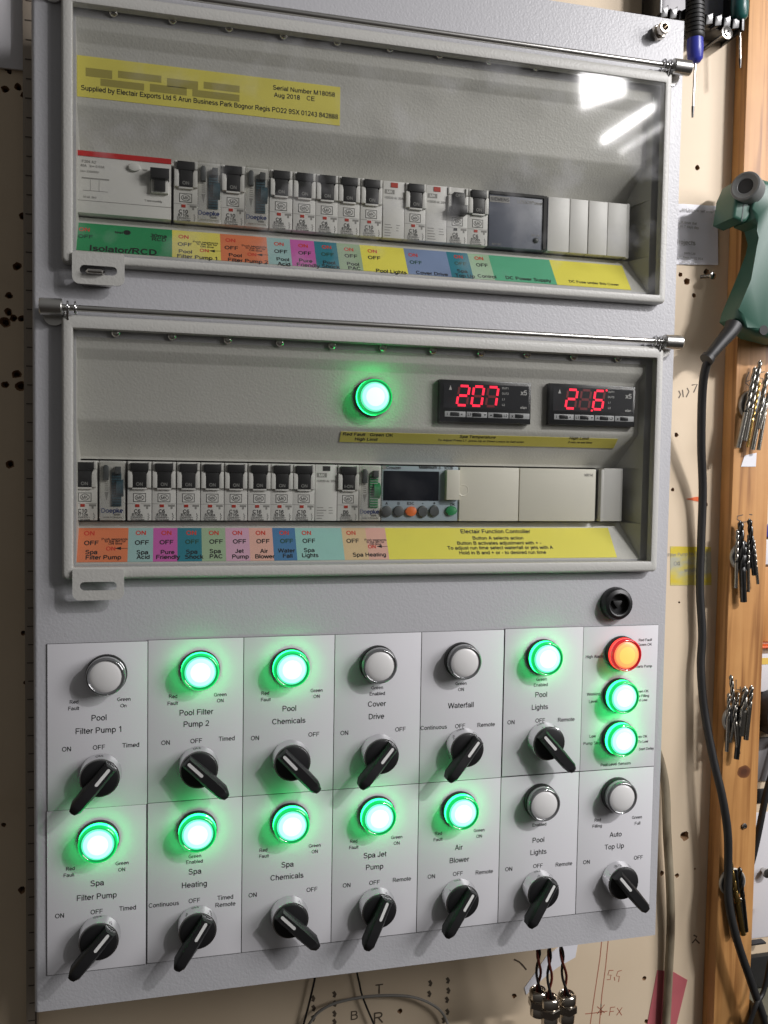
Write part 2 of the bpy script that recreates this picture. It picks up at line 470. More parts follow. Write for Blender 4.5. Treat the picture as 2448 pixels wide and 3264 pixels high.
M['red_mid'] = mat('lit_amber_diffuser_edge', (0.6, 0.2, 0.08), 0.35, emit=(1.0, 0.22, 0.09), estr=0.95)
M['red_half'] = mat('lit_amber_diffuser_middle', (0.6, 0.3, 0.1), 0.35, emit=(1.0, 0.36, 0.10), estr=1.0)
M['red_ring'] = mat('lit_red_lens', (0.35, 0.0, 0.01), 0.12, emit=(1.0, 0.05, 0.055), estr=0.50, coat=0.6)
M['red_cap'] = mat('lit_amber_diffuser', (0.6, 0.3, 0.1), 0.35, emit=(1.0, 0.50, 0.10), estr=1.05)
M['clear_ring'] = mat('unlit_clear_lens', (0.13, 0.132, 0.136), 0.05, coat=1.0, spec=0.9)
M['clear_band'] = mat('unlit_lens_side', (0.34, 0.345, 0.35), 0.06, coat=1.0, spec=0.8)
M['clear_cap'] = mat('unlit_frosted_diffuser', (0.76, 0.755, 0.74), 0.35, coat=0.3)
M['notice'] = mat('white_paper', (0.74, 0.74, 0.78), 0.35, bump=0.25, bscale=60, bdist=0.001, var=0.04, vscale=25)
M['pink'] = mat('pink_tape', (0.50, 0.13, 0.145), 0.5, var=0.15, vscale=40, bump=0.1, bscale=300)
M['duct'] = mat('slotted_duct_grey', (0.31, 0.26, 0.205), 0.55)
M['duct_slot'] = mat('duct_slot', (0.085, 0.068, 0.052), 0.7)
M['gun'] = mat('green_gun_plastic', (0.030, 0.098, 0.068), 0.42, bump=0.12, bscale=900, var=0.06, vscale=30)
M['gun_dark'] = mat('dark_grey_nozzle', (0.15, 0.155, 0.15), 0.4, var=0.15, vscale=50)
M['blue'] = mat('blue_handle', (0.035, 0.045, 0.33), 0.35)
M['teal'] = mat('green_handle', (0.012, 0.085, 0.075), 0.35)
M['tool_black'] = mat('black_rack_plastic', (0.012, 0.012, 0.012), 0.3)
M['rack_back'] = mat('grey_rack_back', (0.42, 0.41, 0.42), 0.5)
M['pewter'] = mat('grey_magnet', (0.20, 0.20, 0.20), 0.35, metal=0.8, bump=0.4, bscale=260, var=0.3, vscale=120)
M['magnet_rim'] = mat('pale_magnet_rim', (0.52, 0.50, 0.44), 0.4, metal=0.3)
M['wood_end'] = mat('bare_chipboard', (0.24, 0.135, 0.065), 0.8, bump=0.6, bscale=300, bdist=0.002, var=0.5, vscale=180)
M['white_gloss'] = mat('white_cabinet', (0.70, 0.69, 0.71), 0.4, var=0.03, vscale=12)
M['rust_ink'] = mat('red_brown_pencil', (0.40, 0.14, 0.085), 0.7)
M['marker'] = mat('brown_black_marker', (0.10, 0.075, 0.052), 0.6)
M['orange_bar'] = mat('orange_plastic', (0.72, 0.13, 0.03), 0.4)
M['yellow_band'] = mat('yellow_stripe', (0.70, 0.48, 0.10), 0.5)
M['bench'] = mat('stained_bench_top', (0.17, 0.165, 0.12), 0.6, var=0.4, vscale=50, bump=0.2, bscale=200)
M['wire_red'] = mat('red_wire', (0.16, 0.025, 0.015), 0.4)
M['wire_black'] = mat('black_wire', (0.012, 0.010, 0.010), 0.4)
M['grey_wire'] = mat('grey_wire', (0.22, 0.21, 0.19), 0.5)
M['grime_paper'] = mat('paint_splashed_card', (0.45, 0.46, 0.40), 0.7)


def ramp_mat(name, stops, scale, rough=0.6, stretch=(1, 1, 1), bump=0.0, detail=8, distort=0.0, bscale=None):
    m = bpy.data.materials.new(name); m.use_nodes = True
    nt = m.node_tree; b = nt.nodes['Principled BSDF']; b.inputs['Roughness'].default_value = rough
    t = nt.nodes.new('ShaderNodeTexCoord'); mpn = nt.nodes.new('ShaderNodeMapping'); mpn.inputs['Scale'].default_value = stretch
    nt.links.new(t.outputs['Object'], mpn.inputs[0])
    n = nt.nodes.new('ShaderNodeTexNoise'); n.inputs['Scale'].default_value = scale; n.inputs['Detail'].default_value = detail; n.inputs['Distortion'].default_value = distort
    nt.links.new(mpn.outputs[0], n.inputs['Vector'])
    r = nt.nodes.new('ShaderNodeValToRGB'); nt.links.new(n.outputs['Fac'], r.inputs[0])
    els = r.color_ramp.elements
    while len(els) < len(stops): els.new(0.5)
    for e, (p, c) in zip(els, stops): e.position = p; e.color = (*c, 1)
    nt.links.new(r.outputs[0], b.inputs['Base Color'])
    if bump:
        bp = nt.nodes.new('ShaderNodeBump'); bp.inputs['Strength'].default_value = bump; bp.inputs['Distance'].default_value = 0.001
        nt.links.new(n.outputs['Fac'], bp.inputs['Height']); nt.links.new(bp.outputs[0], b.inputs['Normal'])
    return m


M['board'] = ramp_mat('cream_painted_board', [(0.0, (0.46, 0.35, 0.23)), (0.36, (0.65, 0.525, 0.37)), (0.62, (0.69, 0.565, 0.405)), (1.0, (0.71, 0.59, 0.43))], 9, 0.55, bump=0.05)
M['cable_old'] = ramp_mat('dirty_grey_cable', [(0.34, (0.07, 0.05, 0.03)), (0.47, (0.20, 0.165, 0.11)), (0.72, (0.36, 0.32, 0.23))], 55, 0.6, (1, 1, 0.25))
M['sticker_old'] = ramp_mat('worn_yellow_label', [(0.40, (0.60, 0.47, 0.03)), (0.47, (0.55, 0.47, 0.12)), (0.54, (0.40, 0.40, 0.30)), (0.7, (0.46, 0.44, 0.36))], 28, 0.6, (0.6, 1, 1.4), detail=5)


def pine():
    m = bpy.data.materials.new('pine_grain'); m.use_nodes = True
    nt = m.node_tree; b = nt.nodes['Principled BSDF']; b.inputs['Roughness'].default_value = 0.5
    N = nt.nodes.new; L = nt.links.new
    t = N('ShaderNodeTexCoord'); mp_ = N('ShaderNodeMapping'); mp_.inputs['Scale'].default_value = (1, 1, 0.045)
    L(t.outputs['Object'], mp_.inputs[0])
    w = N('ShaderNodeTexNoise'); w.inputs['Scale'].default_value = 110; w.inputs['Detail'].default_value = 3; w.inputs['Distortion'].default_value = 0.5
    L(mp_.outputs[0], w.inputs['Vector'])
    r = N('ShaderNodeValToRGB'); L(w.outputs['Fac'], r.inputs[0])
    e = r.color_ramp.elements; e[0].position = 0.33; e[0].color = (0.30, 0.13, 0.038, 1); e[1].position = 0.5; e[1].color = (0.55, 0.275, 0.092, 1)
    x = e.new(0.75); x.color = (0.63, 0.335, 0.12, 1)
    n2 = N('ShaderNodeTexNoise'); n2.inputs['Scale'].default_value = 14; n2.inputs['Detail'].default_value = 5; L(t.outputs['Object'], n2.inputs['Vector'])
    mx = N('ShaderNodeMix'); mx.data_type = 'RGBA'; mx.blend_type = 'MULTIPLY'; mx.inputs['Factor'].default_value = 0.6
    r2 = N('ShaderNodeValToRGB'); L(n2.outputs['Fac'], r2.inputs[0]); r2.color_ramp.elements[0].position = 0.3; r2.color_ramp.elements[0].color = (0.72, 0.65, 0.6, 1); r2.color_ramp.elements[1].position = 0.6
    L(r.outputs[0], mx.inputs['A']); L(r2.outputs[0], mx.inputs['B'])
    L(mx.outputs['Result'], b.inputs['Base Color'])
    bp = N('ShaderNodeBump'); bp.inputs['Strength'].default_value = 0.25; bp.inputs['Distance'].default_value = 0.0008
    L(w.outputs['Fac'], bp.inputs['Height']); L(bp.outputs[0], b.inputs['Normal'])
    return m


M['pine'] = pine()


def pane_mat(name, smear):
    m = bpy.data.materials.new(name); m.use_nodes = True
    nt = m.node_tree; nt.nodes.clear(); N = nt.nodes.new; L = nt.links.new
    out = N('ShaderNodeOutputMaterial'); tr = N('ShaderNodeBsdfTransparent'); tr.inputs[0].default_value = (0.955, 0.955, 0.945, 1)
    gl = N('ShaderNodeBsdfGlossy'); gl.inputs['Roughness'].default_value = 0.06
    lw = N('ShaderNodeLayerWeight'); lw.inputs['Blend'].default_value = 0.5
    pw = N('ShaderNodeMath'); pw.operation = 'POWER'; pw.inputs[1].default_value = 5; L(lw.outputs['Facing'], pw.inputs[0])
    fr = N('ShaderNodeMath'); fr.operation = 'MULTIPLY_ADD'; fr.inputs[1].default_value = 0.9; fr.inputs[2].default_value = 0.04; L(pw.outputs[0], fr.inputs[0])
    m1 = N('ShaderNodeMixShader'); L(fr.outputs[0], m1.inputs[0]); L(tr.outputs[0], m1.inputs[1]); L(gl.outputs[0], m1.inputs[2])
    # greasy finger marks: a thin dull film in patches
    t = N('ShaderNodeTexCoord'); n = N('ShaderNodeTexNoise'); n.inputs['Scale'].default_value = 26; n.inputs['Detail'].default_value = 4
    L(t.outputs['Object'], n.inputs['Vector'])
    r = N('ShaderNodeMapRange'); r.inputs['From Min'].default_value = 0.54; r.inputs['From Max'].default_value = 0.74; r.inputs['To Max'].default_value = smear
    L(n.outputs['Fac'], r.inputs['Value'])
    df = N('ShaderNodeBsdfDiffuse'); df.inputs[0].default_value = (0.6, 0.6, 0.62, 1)
    m2 = N('ShaderNodeMixShader'); L(r.outputs[0], m2.inputs[0]); L(m1.outputs[0], m2.inputs[1]); L(df.outputs[0], m2.inputs[2])
    L(m2.outputs[0], out.inputs[0])
    return m


M['pane'] = pane_mat('smeared_clear_pane', 0.15)
M['pane_clean'] = pane_mat('clear_pane', 0.02)
M['clear_plastic'] = pane_mat('clear_plastic_shell', 0.25)


def flat(name, srgb, k=1.0, rough=0.55):
    c = [((v / 255 + 0.055) / 1.055) ** 2.4 if v > 10 else v / 3294.6 for v in srgb]
    g_ = sum(c) / 3
    return mat(name, [min(0.9, (x * 0.86 + g_ * 0.14) * k) for x in c], rough, var=0.03, vscale=60)


# ================================================================== WALL
WD = -113.0
wall = MB(); wall.box(-420, 900, -560, 800, WD - 14, WD)
wall = wall.build('wall_board', [M['board'], M['wood_end']], None, (200, 100, WD), 'cream painted wall board pitted with drill holes behind the control cabinet', 'wall')
# drilled holes cut into the board: (px, py, radius px)
HOLES = [(15, 148, 5), (21, 155, 4), (11, 192, 6.5), (39, 187.5, 6.5), (51, 206, 5), (49, 467, 6), (37, 575, 7), (19, 638, 6.5), (18, 674, 6.5),
         (11, 696, 10), (29, 687, 6), (46, 688.5, 6.5), (18, 677, 5), (35, 808, 8), (12, 831, 6.5), (44.5, 833.5, 8.5), (21, 1002, 7.5), (50, 1367, 4.5), (55, 1475, 3.5), (7.5, 1782, 4), (46.5, 1923, 6.5),
         (1506, 362.5, 5.5), (1484, 608, 7), (1470, 593, 5), (1526, 587, 6.5), (1499, 638, 4.5), (1461, 940, 5), (1524, 1090, 5), (1453, 1058, 4),
         (1479, 1805, 10.5), (1430, 1886, 5.5), (1462, 1891, 5), (1501, 1877, 2.5), (1392, 2113, 5.5), (1111, 2151, 5.5), (864, 2184, 5), (1467, 1301, 2.5), (1396, 2206, 5)]
cut = MB()
for px, py, r in HOLES:
    x, z = at(px, py, WD); r = r / 2.42
    n = 11
    ph = [random.uniform(0.82, 1.2) for _ in range(n)]
    vs = []
    for d, k in ((WD + 0.6, 1.25), (WD - 1.0, 0.95), (WD - 3.0, 0.66), (WD - 11, 0.55)):
        vs.append([cut.bm.verts.new((x + r * k * (ph[i] if d > WD - 5 else 1) * math.cos(2 * math.pi * i / n), z + r * k * (ph[i] if d > WD - 5 else 1) * math.sin(2 * math.pi * i / n), d)) for i in range(n)])
    for A, B in zip(vs, vs[1:]):
        for i in range(n): cut.bm.faces.new([A[i], A[(i + 1) % n], B[(i + 1) % n], B[i]])
    cut.bm.faces.new(vs[0][::-1]); cut.bm.faces.new(vs[-1])
for f in cut.bm.faces: f.material_index = 1
cutter = cut.build('cutter', [M['board'], M['wood_end']], None, (200, 100, WD))
md = wall.modifiers.new('holes', 'BOOLEAN'); md.object = cutter; md.operation = 'DIFFERENCE'; md.solver = 'EXACT'; md.use_self = True
dg = bpy.context.evaluated_depsgraph_get()
me = bpy.data.meshes.new_from_object(wall.evaluated_get(dg))
wall.modifiers.clear(); wall.data = me
if len(me.materials) < 2 or me.materials[0] is None:
    me.materials.clear(); me.materials.append(M['board']); me.materials.append(M['wood_end'])
for p_ in me.polygons: p_.use_smooth = False
bpy.data.objects.remove(cutter)

W = front(WD)


def wpx(*pts): return [at(px, py, WD) for px, py in pts]


b = MB()   # red-brown carpenter's lines under the cabinet
for pts in ([(1300, 2030), (1296, 2070), (1284, 2150), (1275, 2212)], [(1314, 2030), (1308, 2090), (1300, 2150), (1295, 2212)], [(1264, 2190), (1284, 2188), (1312, 2184)]):
    b.stroke(wpx(*pts), 0.9, W)
for pts in ([(1290, 2174), (1306, 2188)], [(1306, 2170), (1290, 2190)], [(1298, 2168), (1299, 2192)], [(1319, 2176), (1316, 2194)], [(1319, 2176), (1329, 2175)], [(1318, 2185), (1326, 2184)],
            [(1333, 2177), (1343, 2193)], [(1344, 2176), (1332, 2193)], [(1325, 2096), (1316, 2096)], [(1316, 2096), (1313, 2106), (1320, 2106), (1318, 2116), (1311, 2116)],
            [(1327, 2110), (1328, 2118)], [(1343, 2096), (1335, 2098)], [(1335, 2098), (1331, 2108), (1338, 2109), (1336, 2121)]):
    b.stroke(wpx(*pts), 0.8, W)
b.build('pencil_line', [M['rust_ink']], wall)
b = MB()   # black marker lettering, mostly in shade below the cabinet
for s_, px, py, sz in (('T', 819, 2136, 13), ('R', 817, 2198, 15), ('B', 765, 2193, 12)):
    x, z = at(px, py, WD); b.text(s_, x, z, sz, W)
for px, py in ((676, 2157), (677, 2178), (676, 2200), (722, 2148), (723, 2168), (722, 2190), (722, 2208), (929, 2124), (927, 2147), (967, 2118), (968, 2140), (965, 2160), (966, 2186), (958, 2204)):
    p = wpx((px - 2, py - 6), (px + 2, py), (px - 1, py + 6)); b.stroke(p, 3, W)
for pts in ([(1466, 844), (1470, 852), (1466, 860)], [(1474, 842), (1476, 858)], [(1484, 838), (1488, 846), (1482, 858)], [(1494, 832), (1506, 830), (1498, 848)], [(1514, 830), (1516, 836)]):
    b.stroke(wpx(*pts), 1.3, W)
for pts in ([(1498, 2020), (1505, 2023), (1502, 2029), (1511, 2038)], [(1502, 2029), (1495, 2037)], [(1110, 2072), (1122, 2078), (1130, 2086), (1137, 2095)]):
    b.stroke(wpx(*pts), 1.6, W)
b.build('marker_writing', [M['marker']], wall)
b = MB()
b.prism(wpx((1481, 1078), (1504, 1073), (1524, 1075), (1524, 1087), (1506, 1083)), WD, WD + 0.4)
b.build('orange_arrow', [M['orange_bar']], wall)

# white sheet on the wall above the board, top left
b = MB(); b.box(*(lambda a, c: (a[0], c[0], a[1], c[1]))(at(-160, 128, WD + 2), at(66, -160, WD + 2)), WD + 0.4, WD + 3, bev=0.6)
b.build('white_sheet', [M['white_gloss']], None, (at(30, 125, WD)[0], at(30, 125, WD)[1], WD), 'plain white sheet pinned on the wall at the upper left corner', 'sheet')

# slotted cable duct behind the left edge
b = MB()
x0, _ = at(52, 1000, -100); x1 = x0 + 8
b.box(x0, x1, -420, 560, WD + 0.3, -100, 0, 0.8)
z = -416
k = 0
while z < 556:
    b.box(x0 + 1.8 + (0 if k % 2 else 0.8), x1 - 1.2, z, z + 0.8, -101, -99.6, 1); z += 15.2; k += 1
b.box(x1 - 0.9, x1 + 0.3, -420, 560, -101, -99.7, 1)
b.build('slotted_duct', [M['duct'], M['duct_slot']], None, (x0, -420, WD), 'narrow grey slotted cable duct running up the wall along the cabinet left edge', 'cable duct')

# ================================================================== CABINET
cab = empty('control_cabinet', (245, -275, -110), 'grey steel pool control cabinet with two windows, green lamps and black rotary switches', 'control cabinet')
CO = ORG[cab.name]
LZ, UZ = 46.5, 269.0
DX0, DX1, DZ0, DZ1 = -9.5, 500, -275.5, 506
b = MB()
BX0, BX1, BZ0_, BZ1_ = DX0 + 4, DX1 - 4, DZ0 + 4, DZ1 - 36  # unseen body cut short at the top so light reaches the white sheet
b.box(BX0, BX1, BZ0_, BZ1_, -109, -106, 0)
b.box(BX0, BX0 + 3, BZ0_, BZ1_, -105.9, -21, 0); b.box(BX1 - 3, BX1, BZ0_, BZ1_, -105.9, -21, 0)
b.box(BX0 + 3.1, BX1 - 3.1, BZ0_, BZ0_ + 3, -105.9, -21, 0); b.box(BX0 + 3.1, BX1 - 3.1, BZ1_ - 3, BZ1_, -105.9, -21, 0)
b.build('cabinet_body', [M['paint']], cab)
for xx in (110, 350):
    b = MB(); b.box(xx, xx + 40, -180, 420, WD + 0.2, -109, 0, 0.5); b.build('mounting_rail', [M['paint']], cab)

# door: front sheet with two openings and a folded, rounded edge
b = MB()
R0 = 3.2
xs = [DX0 + R0, 20, 471, DX1 - R0]; zs = [DZ0 + R0, LZ + 10, LZ + 173, UZ + 10, UZ + 173, DZ1 - R0]
vg = {(i, j): b.bm.verts.new((xs[i], zs[j], 0)) for i in range(4) for j in range(6)}
for i in range(3):
    for j in range(5):
        if i == 1 and j in (1, 3): continue
        b.bm.faces.new([vg[i, j], vg[i + 1, j], vg[i + 1, j + 1], vg[i, j + 1]])
ring = [vg[i, 0] for i in range(4)] + [vg[3, j] for j in range(1, 6)] + [vg[i, 5] for i in (2, 1, 0)] + [vg[0, j] for j in (4, 3, 2, 1)]
prev = ring
for k in range(1, 7):
    if k <= 5:
        a = math.radians(18 * k); off = R0 * math.sin(a); d = -R0 * (1 - math.cos(a))
    else: off = R0; d = -20
    cur = []
    for v in ring:
        x, zz = v.co.x, v.co.y
        ox = -off if abs(x - xs[0]) < 1e-6 else (off if abs(x - xs[3]) < 1e-6 else 0)
        oz = -off if abs(zz - zs[0]) < 1e-6 else (off if abs(zz - zs[5]) < 1e-6 else 0)
        if ox and oz: ox *= 0.8; oz *= 0.8
        cur.append(b.bm.verts.new((x + ox, zz + oz, d)))
    for i in range(len(ring)):
        j = (i + 1) % len(ring)
        f = b.bm.faces.new([prev[i], cur[i], cur[j], prev[j]]); f.smooth = True
    prev = cur
door = b.build('cabinet_door', [M['paint']], cab)

# recessed device panels
PROF = [(173, 0), (172, -0.5), (166, -0.6), (164.5, -1.2), (158.5, -5.2), (157, -6), (116, -6), (113, -6.8), (89, -29), (87.5, -30), (86.4, -30), (86.4, -62), (39.6, -62), (39.6, -20), (37.5, -19.6), (10, 0)]


def recess(z0):
    b = MB()
    rows = []
    for lz, d in PROF:
        xr = 471 + 0.4 * max(d, -20)
        rows.append((b.bm.verts.new((20, z0 + lz, d)), b.bm.verts.new((xr, z0 + lz, d)), b.bm.verts.new((471, z0 + lz, 0)), b.bm.verts.new((20, z0 + lz, 0))))
    for A, B in zip(rows, rows[1:]):
        b.bm.faces.new([A[0], A[1], B[1], B[0]])
        try:
            b.bm.faces.new([A[1], A[2], B[2], B[1]]); b.bm.faces.new([A[3], A[0], B[0], B[3]])
        except ValueError: pass
    b.recalc = False
    bmesh.ops.remove_doubles(b.bm, verts=b.bm.verts[:], dist=1e-4)
    for f in b.bm.faces: f.normal_update()
    return b.build('device_panel', [M['paint_in']], cab, label=None)


rec_l = recess(LZ); rec_u = recess(UZ)


# -------------------------------------------------- hinged covers
def rounded_loop(ins, k, z0):
    L_, R_, B_, T_ = 11 + 7.5 * ins, 482 - 6.5 * ins, z0 + (6.6 if z0 > 200 else 8.8) * ins, z0 + 187 - 9.5 * ins
    r = max(0.6, 3.2 - 2.4 * ins)
    pts = []
    for cx, cz, a0 in ((R_ - r, B_ + r, -90), (R_ - r, T_ - r, 0), (L_ + r, T_ - r, 90), (L_ + r, B_ + r, 180)):
        for i in range(k + 1):
            a = math.radians(a0 + 90 * i / k); pts.append((cx + r * math.cos(a), cz + r * math.sin(a)))
    return pts


def cover(z0, screws_px, name_label):
    b = MB()
    prof = [(0, 1.2), (0, 7), (0.06, 8.6), (0.16, 9.6), (0.3, 10), (0.86, 10), (0.96, 9.7), (1.0, 9.0), (1.0, 3.0), (0.7, 3.0), (0.7, 1.2)]
    loops = []
    for ins, d in prof: loops.append([b.bm.verts.new((x, z, d)) for x, z in rounded_loop(ins, 4, z0)])
    n = len(loops[0])
    for A, B in zip(loops, loops[1:] + loops[:1]):
        for i in range(n):
            b.bm.faces.new([A[i], A[(i + 1) % n], B[(i + 1) % n], B[i]]).smooth = True
    # hasp tab at the bottom left, with a slot
    hx, hz = 36, z0 - 5
    out = []; inn = []
    w, h = 17.5, 11
    hz = z0 - 3.5
    for sx, sz, a0 in ((1, -1, -90), (1, 1, 0), (-1, 1, 90), (-1, -1, 180)):
        r = 5 if sz < 0 else 1.5
        for i in range(7):
            a = math.radians(a0 + 15 * i); out.append((hx + sx * (w - r) + r * math.cos(a), hz + sz * (h - r) + r * math.sin(a)))
    for sx, a0 in ((1, -90), (1, 0), (-1, 90), (-1, 180)):
        for i in range(7):
            a = math.radians(a0 + 15 * i); inn.append((hx + sx * 9.5 + 3.1 * math.cos(a), hz - 1.0 + 3.1 * math.sin(a)))
    lo = [[b.bm.verts.new((x, z, d)) for x, z in P] for P in (out, inn) for d in (10.2, 12.0)]
    m = len(out)
    for i in range(m):
        j = (i + 1) % m
        b.bm.faces.new([lo[1][i], lo[1][j], lo[3][j], lo[3][i]]); b.bm.faces.new([lo[0][j], lo[0][i], lo[2][i], lo[2][j]])
        b.bm.faces.new([lo[0][i], lo[0][j], lo[1][j], lo[1][i]]); b.bm.faces.new([lo[2][j], lo[2][i], lo[3][i], lo[3][j]])
    c = b.build('hinged_cover', [M['paint_in']], cab, label=name_label)
    p = MB(); p.box(16.5, 477, z0 + 5, z0 + 180, 6.9, 9.0)
    p.build('window_pane', [M['pane'] if z0 > 200 else M['pane_clean']], c)
    r = MB()
    rz, rd = z0 + 191.2, 10.0
    r.tube([(2, rz, rd), (488, rz, rd)], 2.25, 16)
    for xa, xb in ((-3, 12), (481, 497)):
        r.lathe([(0, 0), (7.6, 0), (8, 0.6), (8, 1.6), (7.6, 2.2), (0, 2.2)], (xa + xb) / 2 + (1 if xa < 0 else -4), rz - 4, 28)
        F = Frame((xa, rz, rd), (0, 1, 0), (0, 0, 1))
        r.lathe([(0, 0), (5.4, 0), (6.0, 0.7), (6.0, xb - xa - 0.7), (5.4, xb - xa), (0, xb - xa)], 0, 0, 24, F=F)
    r.build('hinge_rod', [M['rod']], c)
    for cxs in (15.5, 20.5, 473, 478):
        q = MB()
        pts = [(cxs, rz + 4.0 * math.cos(math.radians(a)), rd + 4.0 * math.sin(math.radians(a))) for a in range(-150, 151, 20)]
        pts = [(cxs, rz - 4.5, rd - 4)] + pts if cxs in (20.5, 473) else pts + [(cxs, z0 + 183, 9.5)]
        q.tube(pts, 0.9, 8)
        q.build('hinge_clip', [M['chrome']], c)
    for px, py in screws_px:
        x, z = at(px, py, 2.0)
        q = MB(); q.lathe([(0, 0.3), (3.4, 0.3), (3.6, 1.4), (2.9, 2.8), (1.6, 3.5), (1.4, 2.4), (0, 2.4)], x, z, 18)
        q.build('dome_nut', [M['steel']], c)
    return c


cov_u = cover(UZ, [(245, 25), (373, 41), (495, 58), (613, 74), (729, 88), (843, 102), (950, 116), (1057, 130), (1158, 143)], 'upper hinged clear cover, smeared and reflecting strip lights')
cov_l = cover(LZ, [(250, 718), (372, 725), (492, 733), (605, 739), (718, 745), (828, 750), (936, 756), (1040, 761), (1140, 764), (1240, 769), (1336, 773)], 'lower hinged clear cover in front of the green lamp and two red displays')
b = MB()   # staple through the upper hasp
b.box(24, 44, UZ - 14, UZ - 8, 0, 8, 0, 0.8)
b.tube([(29, UZ - 6.2, 2), (29, UZ - 6.2, 14.5), (29.6, UZ - 6.2, 15.6), (38.5, UZ - 6.2, 15.6), (39, UZ - 6.2, 14.5), (39, UZ - 6.2, 2)], 1.5, 10)
b.build('hasp_staple', [M['steel']], cab)

# -------------------------------------------------- stickers inside
TOP = {}
SL = {}
for key, z0 in (('L', LZ), ('U', UZ)):
    A = Vector((0, z0 + 10, 0)); B = Vector((0, z0 + 37.5, -19.6))
    SL[key] = Frame(A, (1, 0, 0), B - A)
SLEN = math.hypot(27.5, 19.6)
INK = [M['ink'], M['redink'], M['greyink'], M['greenink']]


def z7(x, y): return ((200 + x / 1.62) / S, (1400 + y / 1.62) / S)
def z8(x, y): return ((1124 + x / 1.62) / S, (1400 + y / 1.62) / S)
def z3(x, y): return ((200 + x / 1.62) / S, (450 + y / 1.62) / S)
def z4(x, y): return ((1124 + x / 1.62) / S, (450 + y / 1.62) / S)


def strip(key, name_label, segs, v0, v1, x_start, x_end, texts):
    F = SL[key]
    base = MB(); mats = []
    bx = [x_start] + [F.px(*s_[0])[0] for s_ in segs[1:]] + [x_end]
    for i, s_ in enumerate(segs):
        mats.append(s_[1]); base.box(bx[i] + (0.02 if i else 0), bx[i + 1], v0, v1, 0.1, 0.35, i, F=F)
    o = base.build('identification_strip', mats, cab, label=name_label)
    t = MB()
    for (px, py), s_, mi, sz in texts:
        a, bb = F.px(px, py)
        t.text(s_, a, bb, sz, F, mi, bold=0.012 if sz > 3 else 0.006, lift=0.42)
    for (px, py), (qx, qy) in ARROWS.get(key, []):
        a = F.px(px, py); c = F.px(qx, qy)
        t.stroke([a, c], 0.4, F, 0, 0.42)
        dx = 1 if c[0] > a[0] else -1
        t.bm.faces.new([t.bm.verts.new(F(*p, 0.42)) for p in ((a[0] - 0.5, a[1]), (a[0] + 4.0, a[1] - 1.4), (a[0] + 4.0, a[1] + 1.4))])
    t.recalc = False
    t.build('lettering', INK, o)
    return o


ARROWS = {'L': [(z7(272, 565), z7(335, 565)), (z8(125, 555), z8(180, 555))], 'U': [(z3(757, 568), z3(818, 570)), (z3(1003, 588), z3(1062, 590))]}
K = 1.18
orange = flat('orange_sticker', (214, 112, 58), K); teal_l = flat('pale_teal_sticker', (140, 178, 176), K); mag = flat('magenta_sticker', (188, 74, 160), K)
teal = flat('teal_sticker', (0, 116, 134), K); sage = flat('sage_sticker', (146, 172, 136), K); lilac = flat('lilac_sticker', (198, 150, 176), K)
salmon = flat('salmon_sticker', (214, 160, 144), K); blue = flat('blue_sticker', (52, 112, 160), K); aqua = flat('pale_aqua_sticker', (136, 188, 180), K)
yel = flat('yellow_sticker', (222, 212, 40), K); grn = flat('green_sticker', (12, 138, 80), K); yel2 = flat('dull_yellow_sticker', (216, 204, 70), K)
bgry = flat('blue_grey_sticker', (112, 134, 172), K); gteal = flat('sea_green_sticker', (72, 168, 126), K); mint = flat('mint_sticker', (152, 186, 150), K)
sand = flat('sand_sticker', (206, 176, 130), K)

T = []
for x, ink in ((138, 0), (404, 0), (536, 0), (664, 3), (780, 0), (901, 0), (1021, 0), (1143, 3), (1258, 0), (1488, 0)):
    y = 487 if x < 300 else 485
    T.append((z7(x, y), 'ON', 1, 5.2))
for x, y, ink in ((148, 537, 0), (409, 535, 0), (536, 533, 0), (668, 531, 3), (792, 530, 0), (913, 529, 0), (1034, 528, 0), (1156, 527, 3), (1271, 526, 0), (1497, 526, 0)):
    T.append((z7(x, y), 'OFF', ink, 5.2))
for x, y, s_ in ((148, 584, 'Spa'), (210, 611, 'Filter Pump'), (411, 585, 'Spa'), (416, 609, 'Acid'), (541, 584, 'Pure'), (543, 609, 'Friendly'), (666, 582, 'Spa'), (678, 608, 'Shock'),
                 (787, 579, 'Spa'), (792, 606, 'PAC'), (912, 578, 'Jet'), (917, 607, 'Pump'), (1039, 578, 'Air'), (1043, 606, 'Blower'), (1155, 576, 'Water'), (1161, 603, 'Fall'),
                 (1272, 574, 'Spa'), (1277, 600, 'Lights'), (1583, 597, 'Spa Heating')):
    T.append((z7(x, y), s_, 0, 4.9))
T += [(z7(268, 517), 'Push segments', 0, 2.7), (z7(272, 528), 'to the left for', 0, 2.7), (z7(272, 540), 'ON time', 0, 2.7), (z7(248, 566), 'ON', 1, 4.6)]
T += [(z8(117, 521), 'Push segments', 0, 2.6), (z8(117, 532), 'to the left for', 0, 2.6), (z8(117, 543), 'ON time', 0, 2.6), (z8(99, 556), 'ON', 1, 4.4)]
T += [(z8(737, 477), 'Electair Function Controller', 0, 5.1), (z8(750, 511), 'Button A selects action', 0, 4.4), (z8(758, 537), 'Button B activates adjustment with + -', 0, 4.4),
      (z8(765, 561), 'To adjust run time select waterfall or jets with A', 0, 4.4), (z8(776, 586), 'Hold in B and + or - to desired run time', 0, 4.4)]
strip('L', 'lower multi-coloured circuit label strip ending in a long yellow function controller panel',
      [(z7(80, 455), orange), (z7(340, 455), teal_l), (z7(468, 455), mag), (z7(592, 455), teal), (z7(716, 455), sage), (z7(838, 455), lilac), (z7(960, 455), salmon), (z7(1080, 455), blue),
       (z7(1197, 455), aqua), (z7(1437, 455), sand), (z7(1560, 455), salmon), (z8(165, 455), yel)], 1.5, SLEN - 3.2, 19, 450, T)
T = []
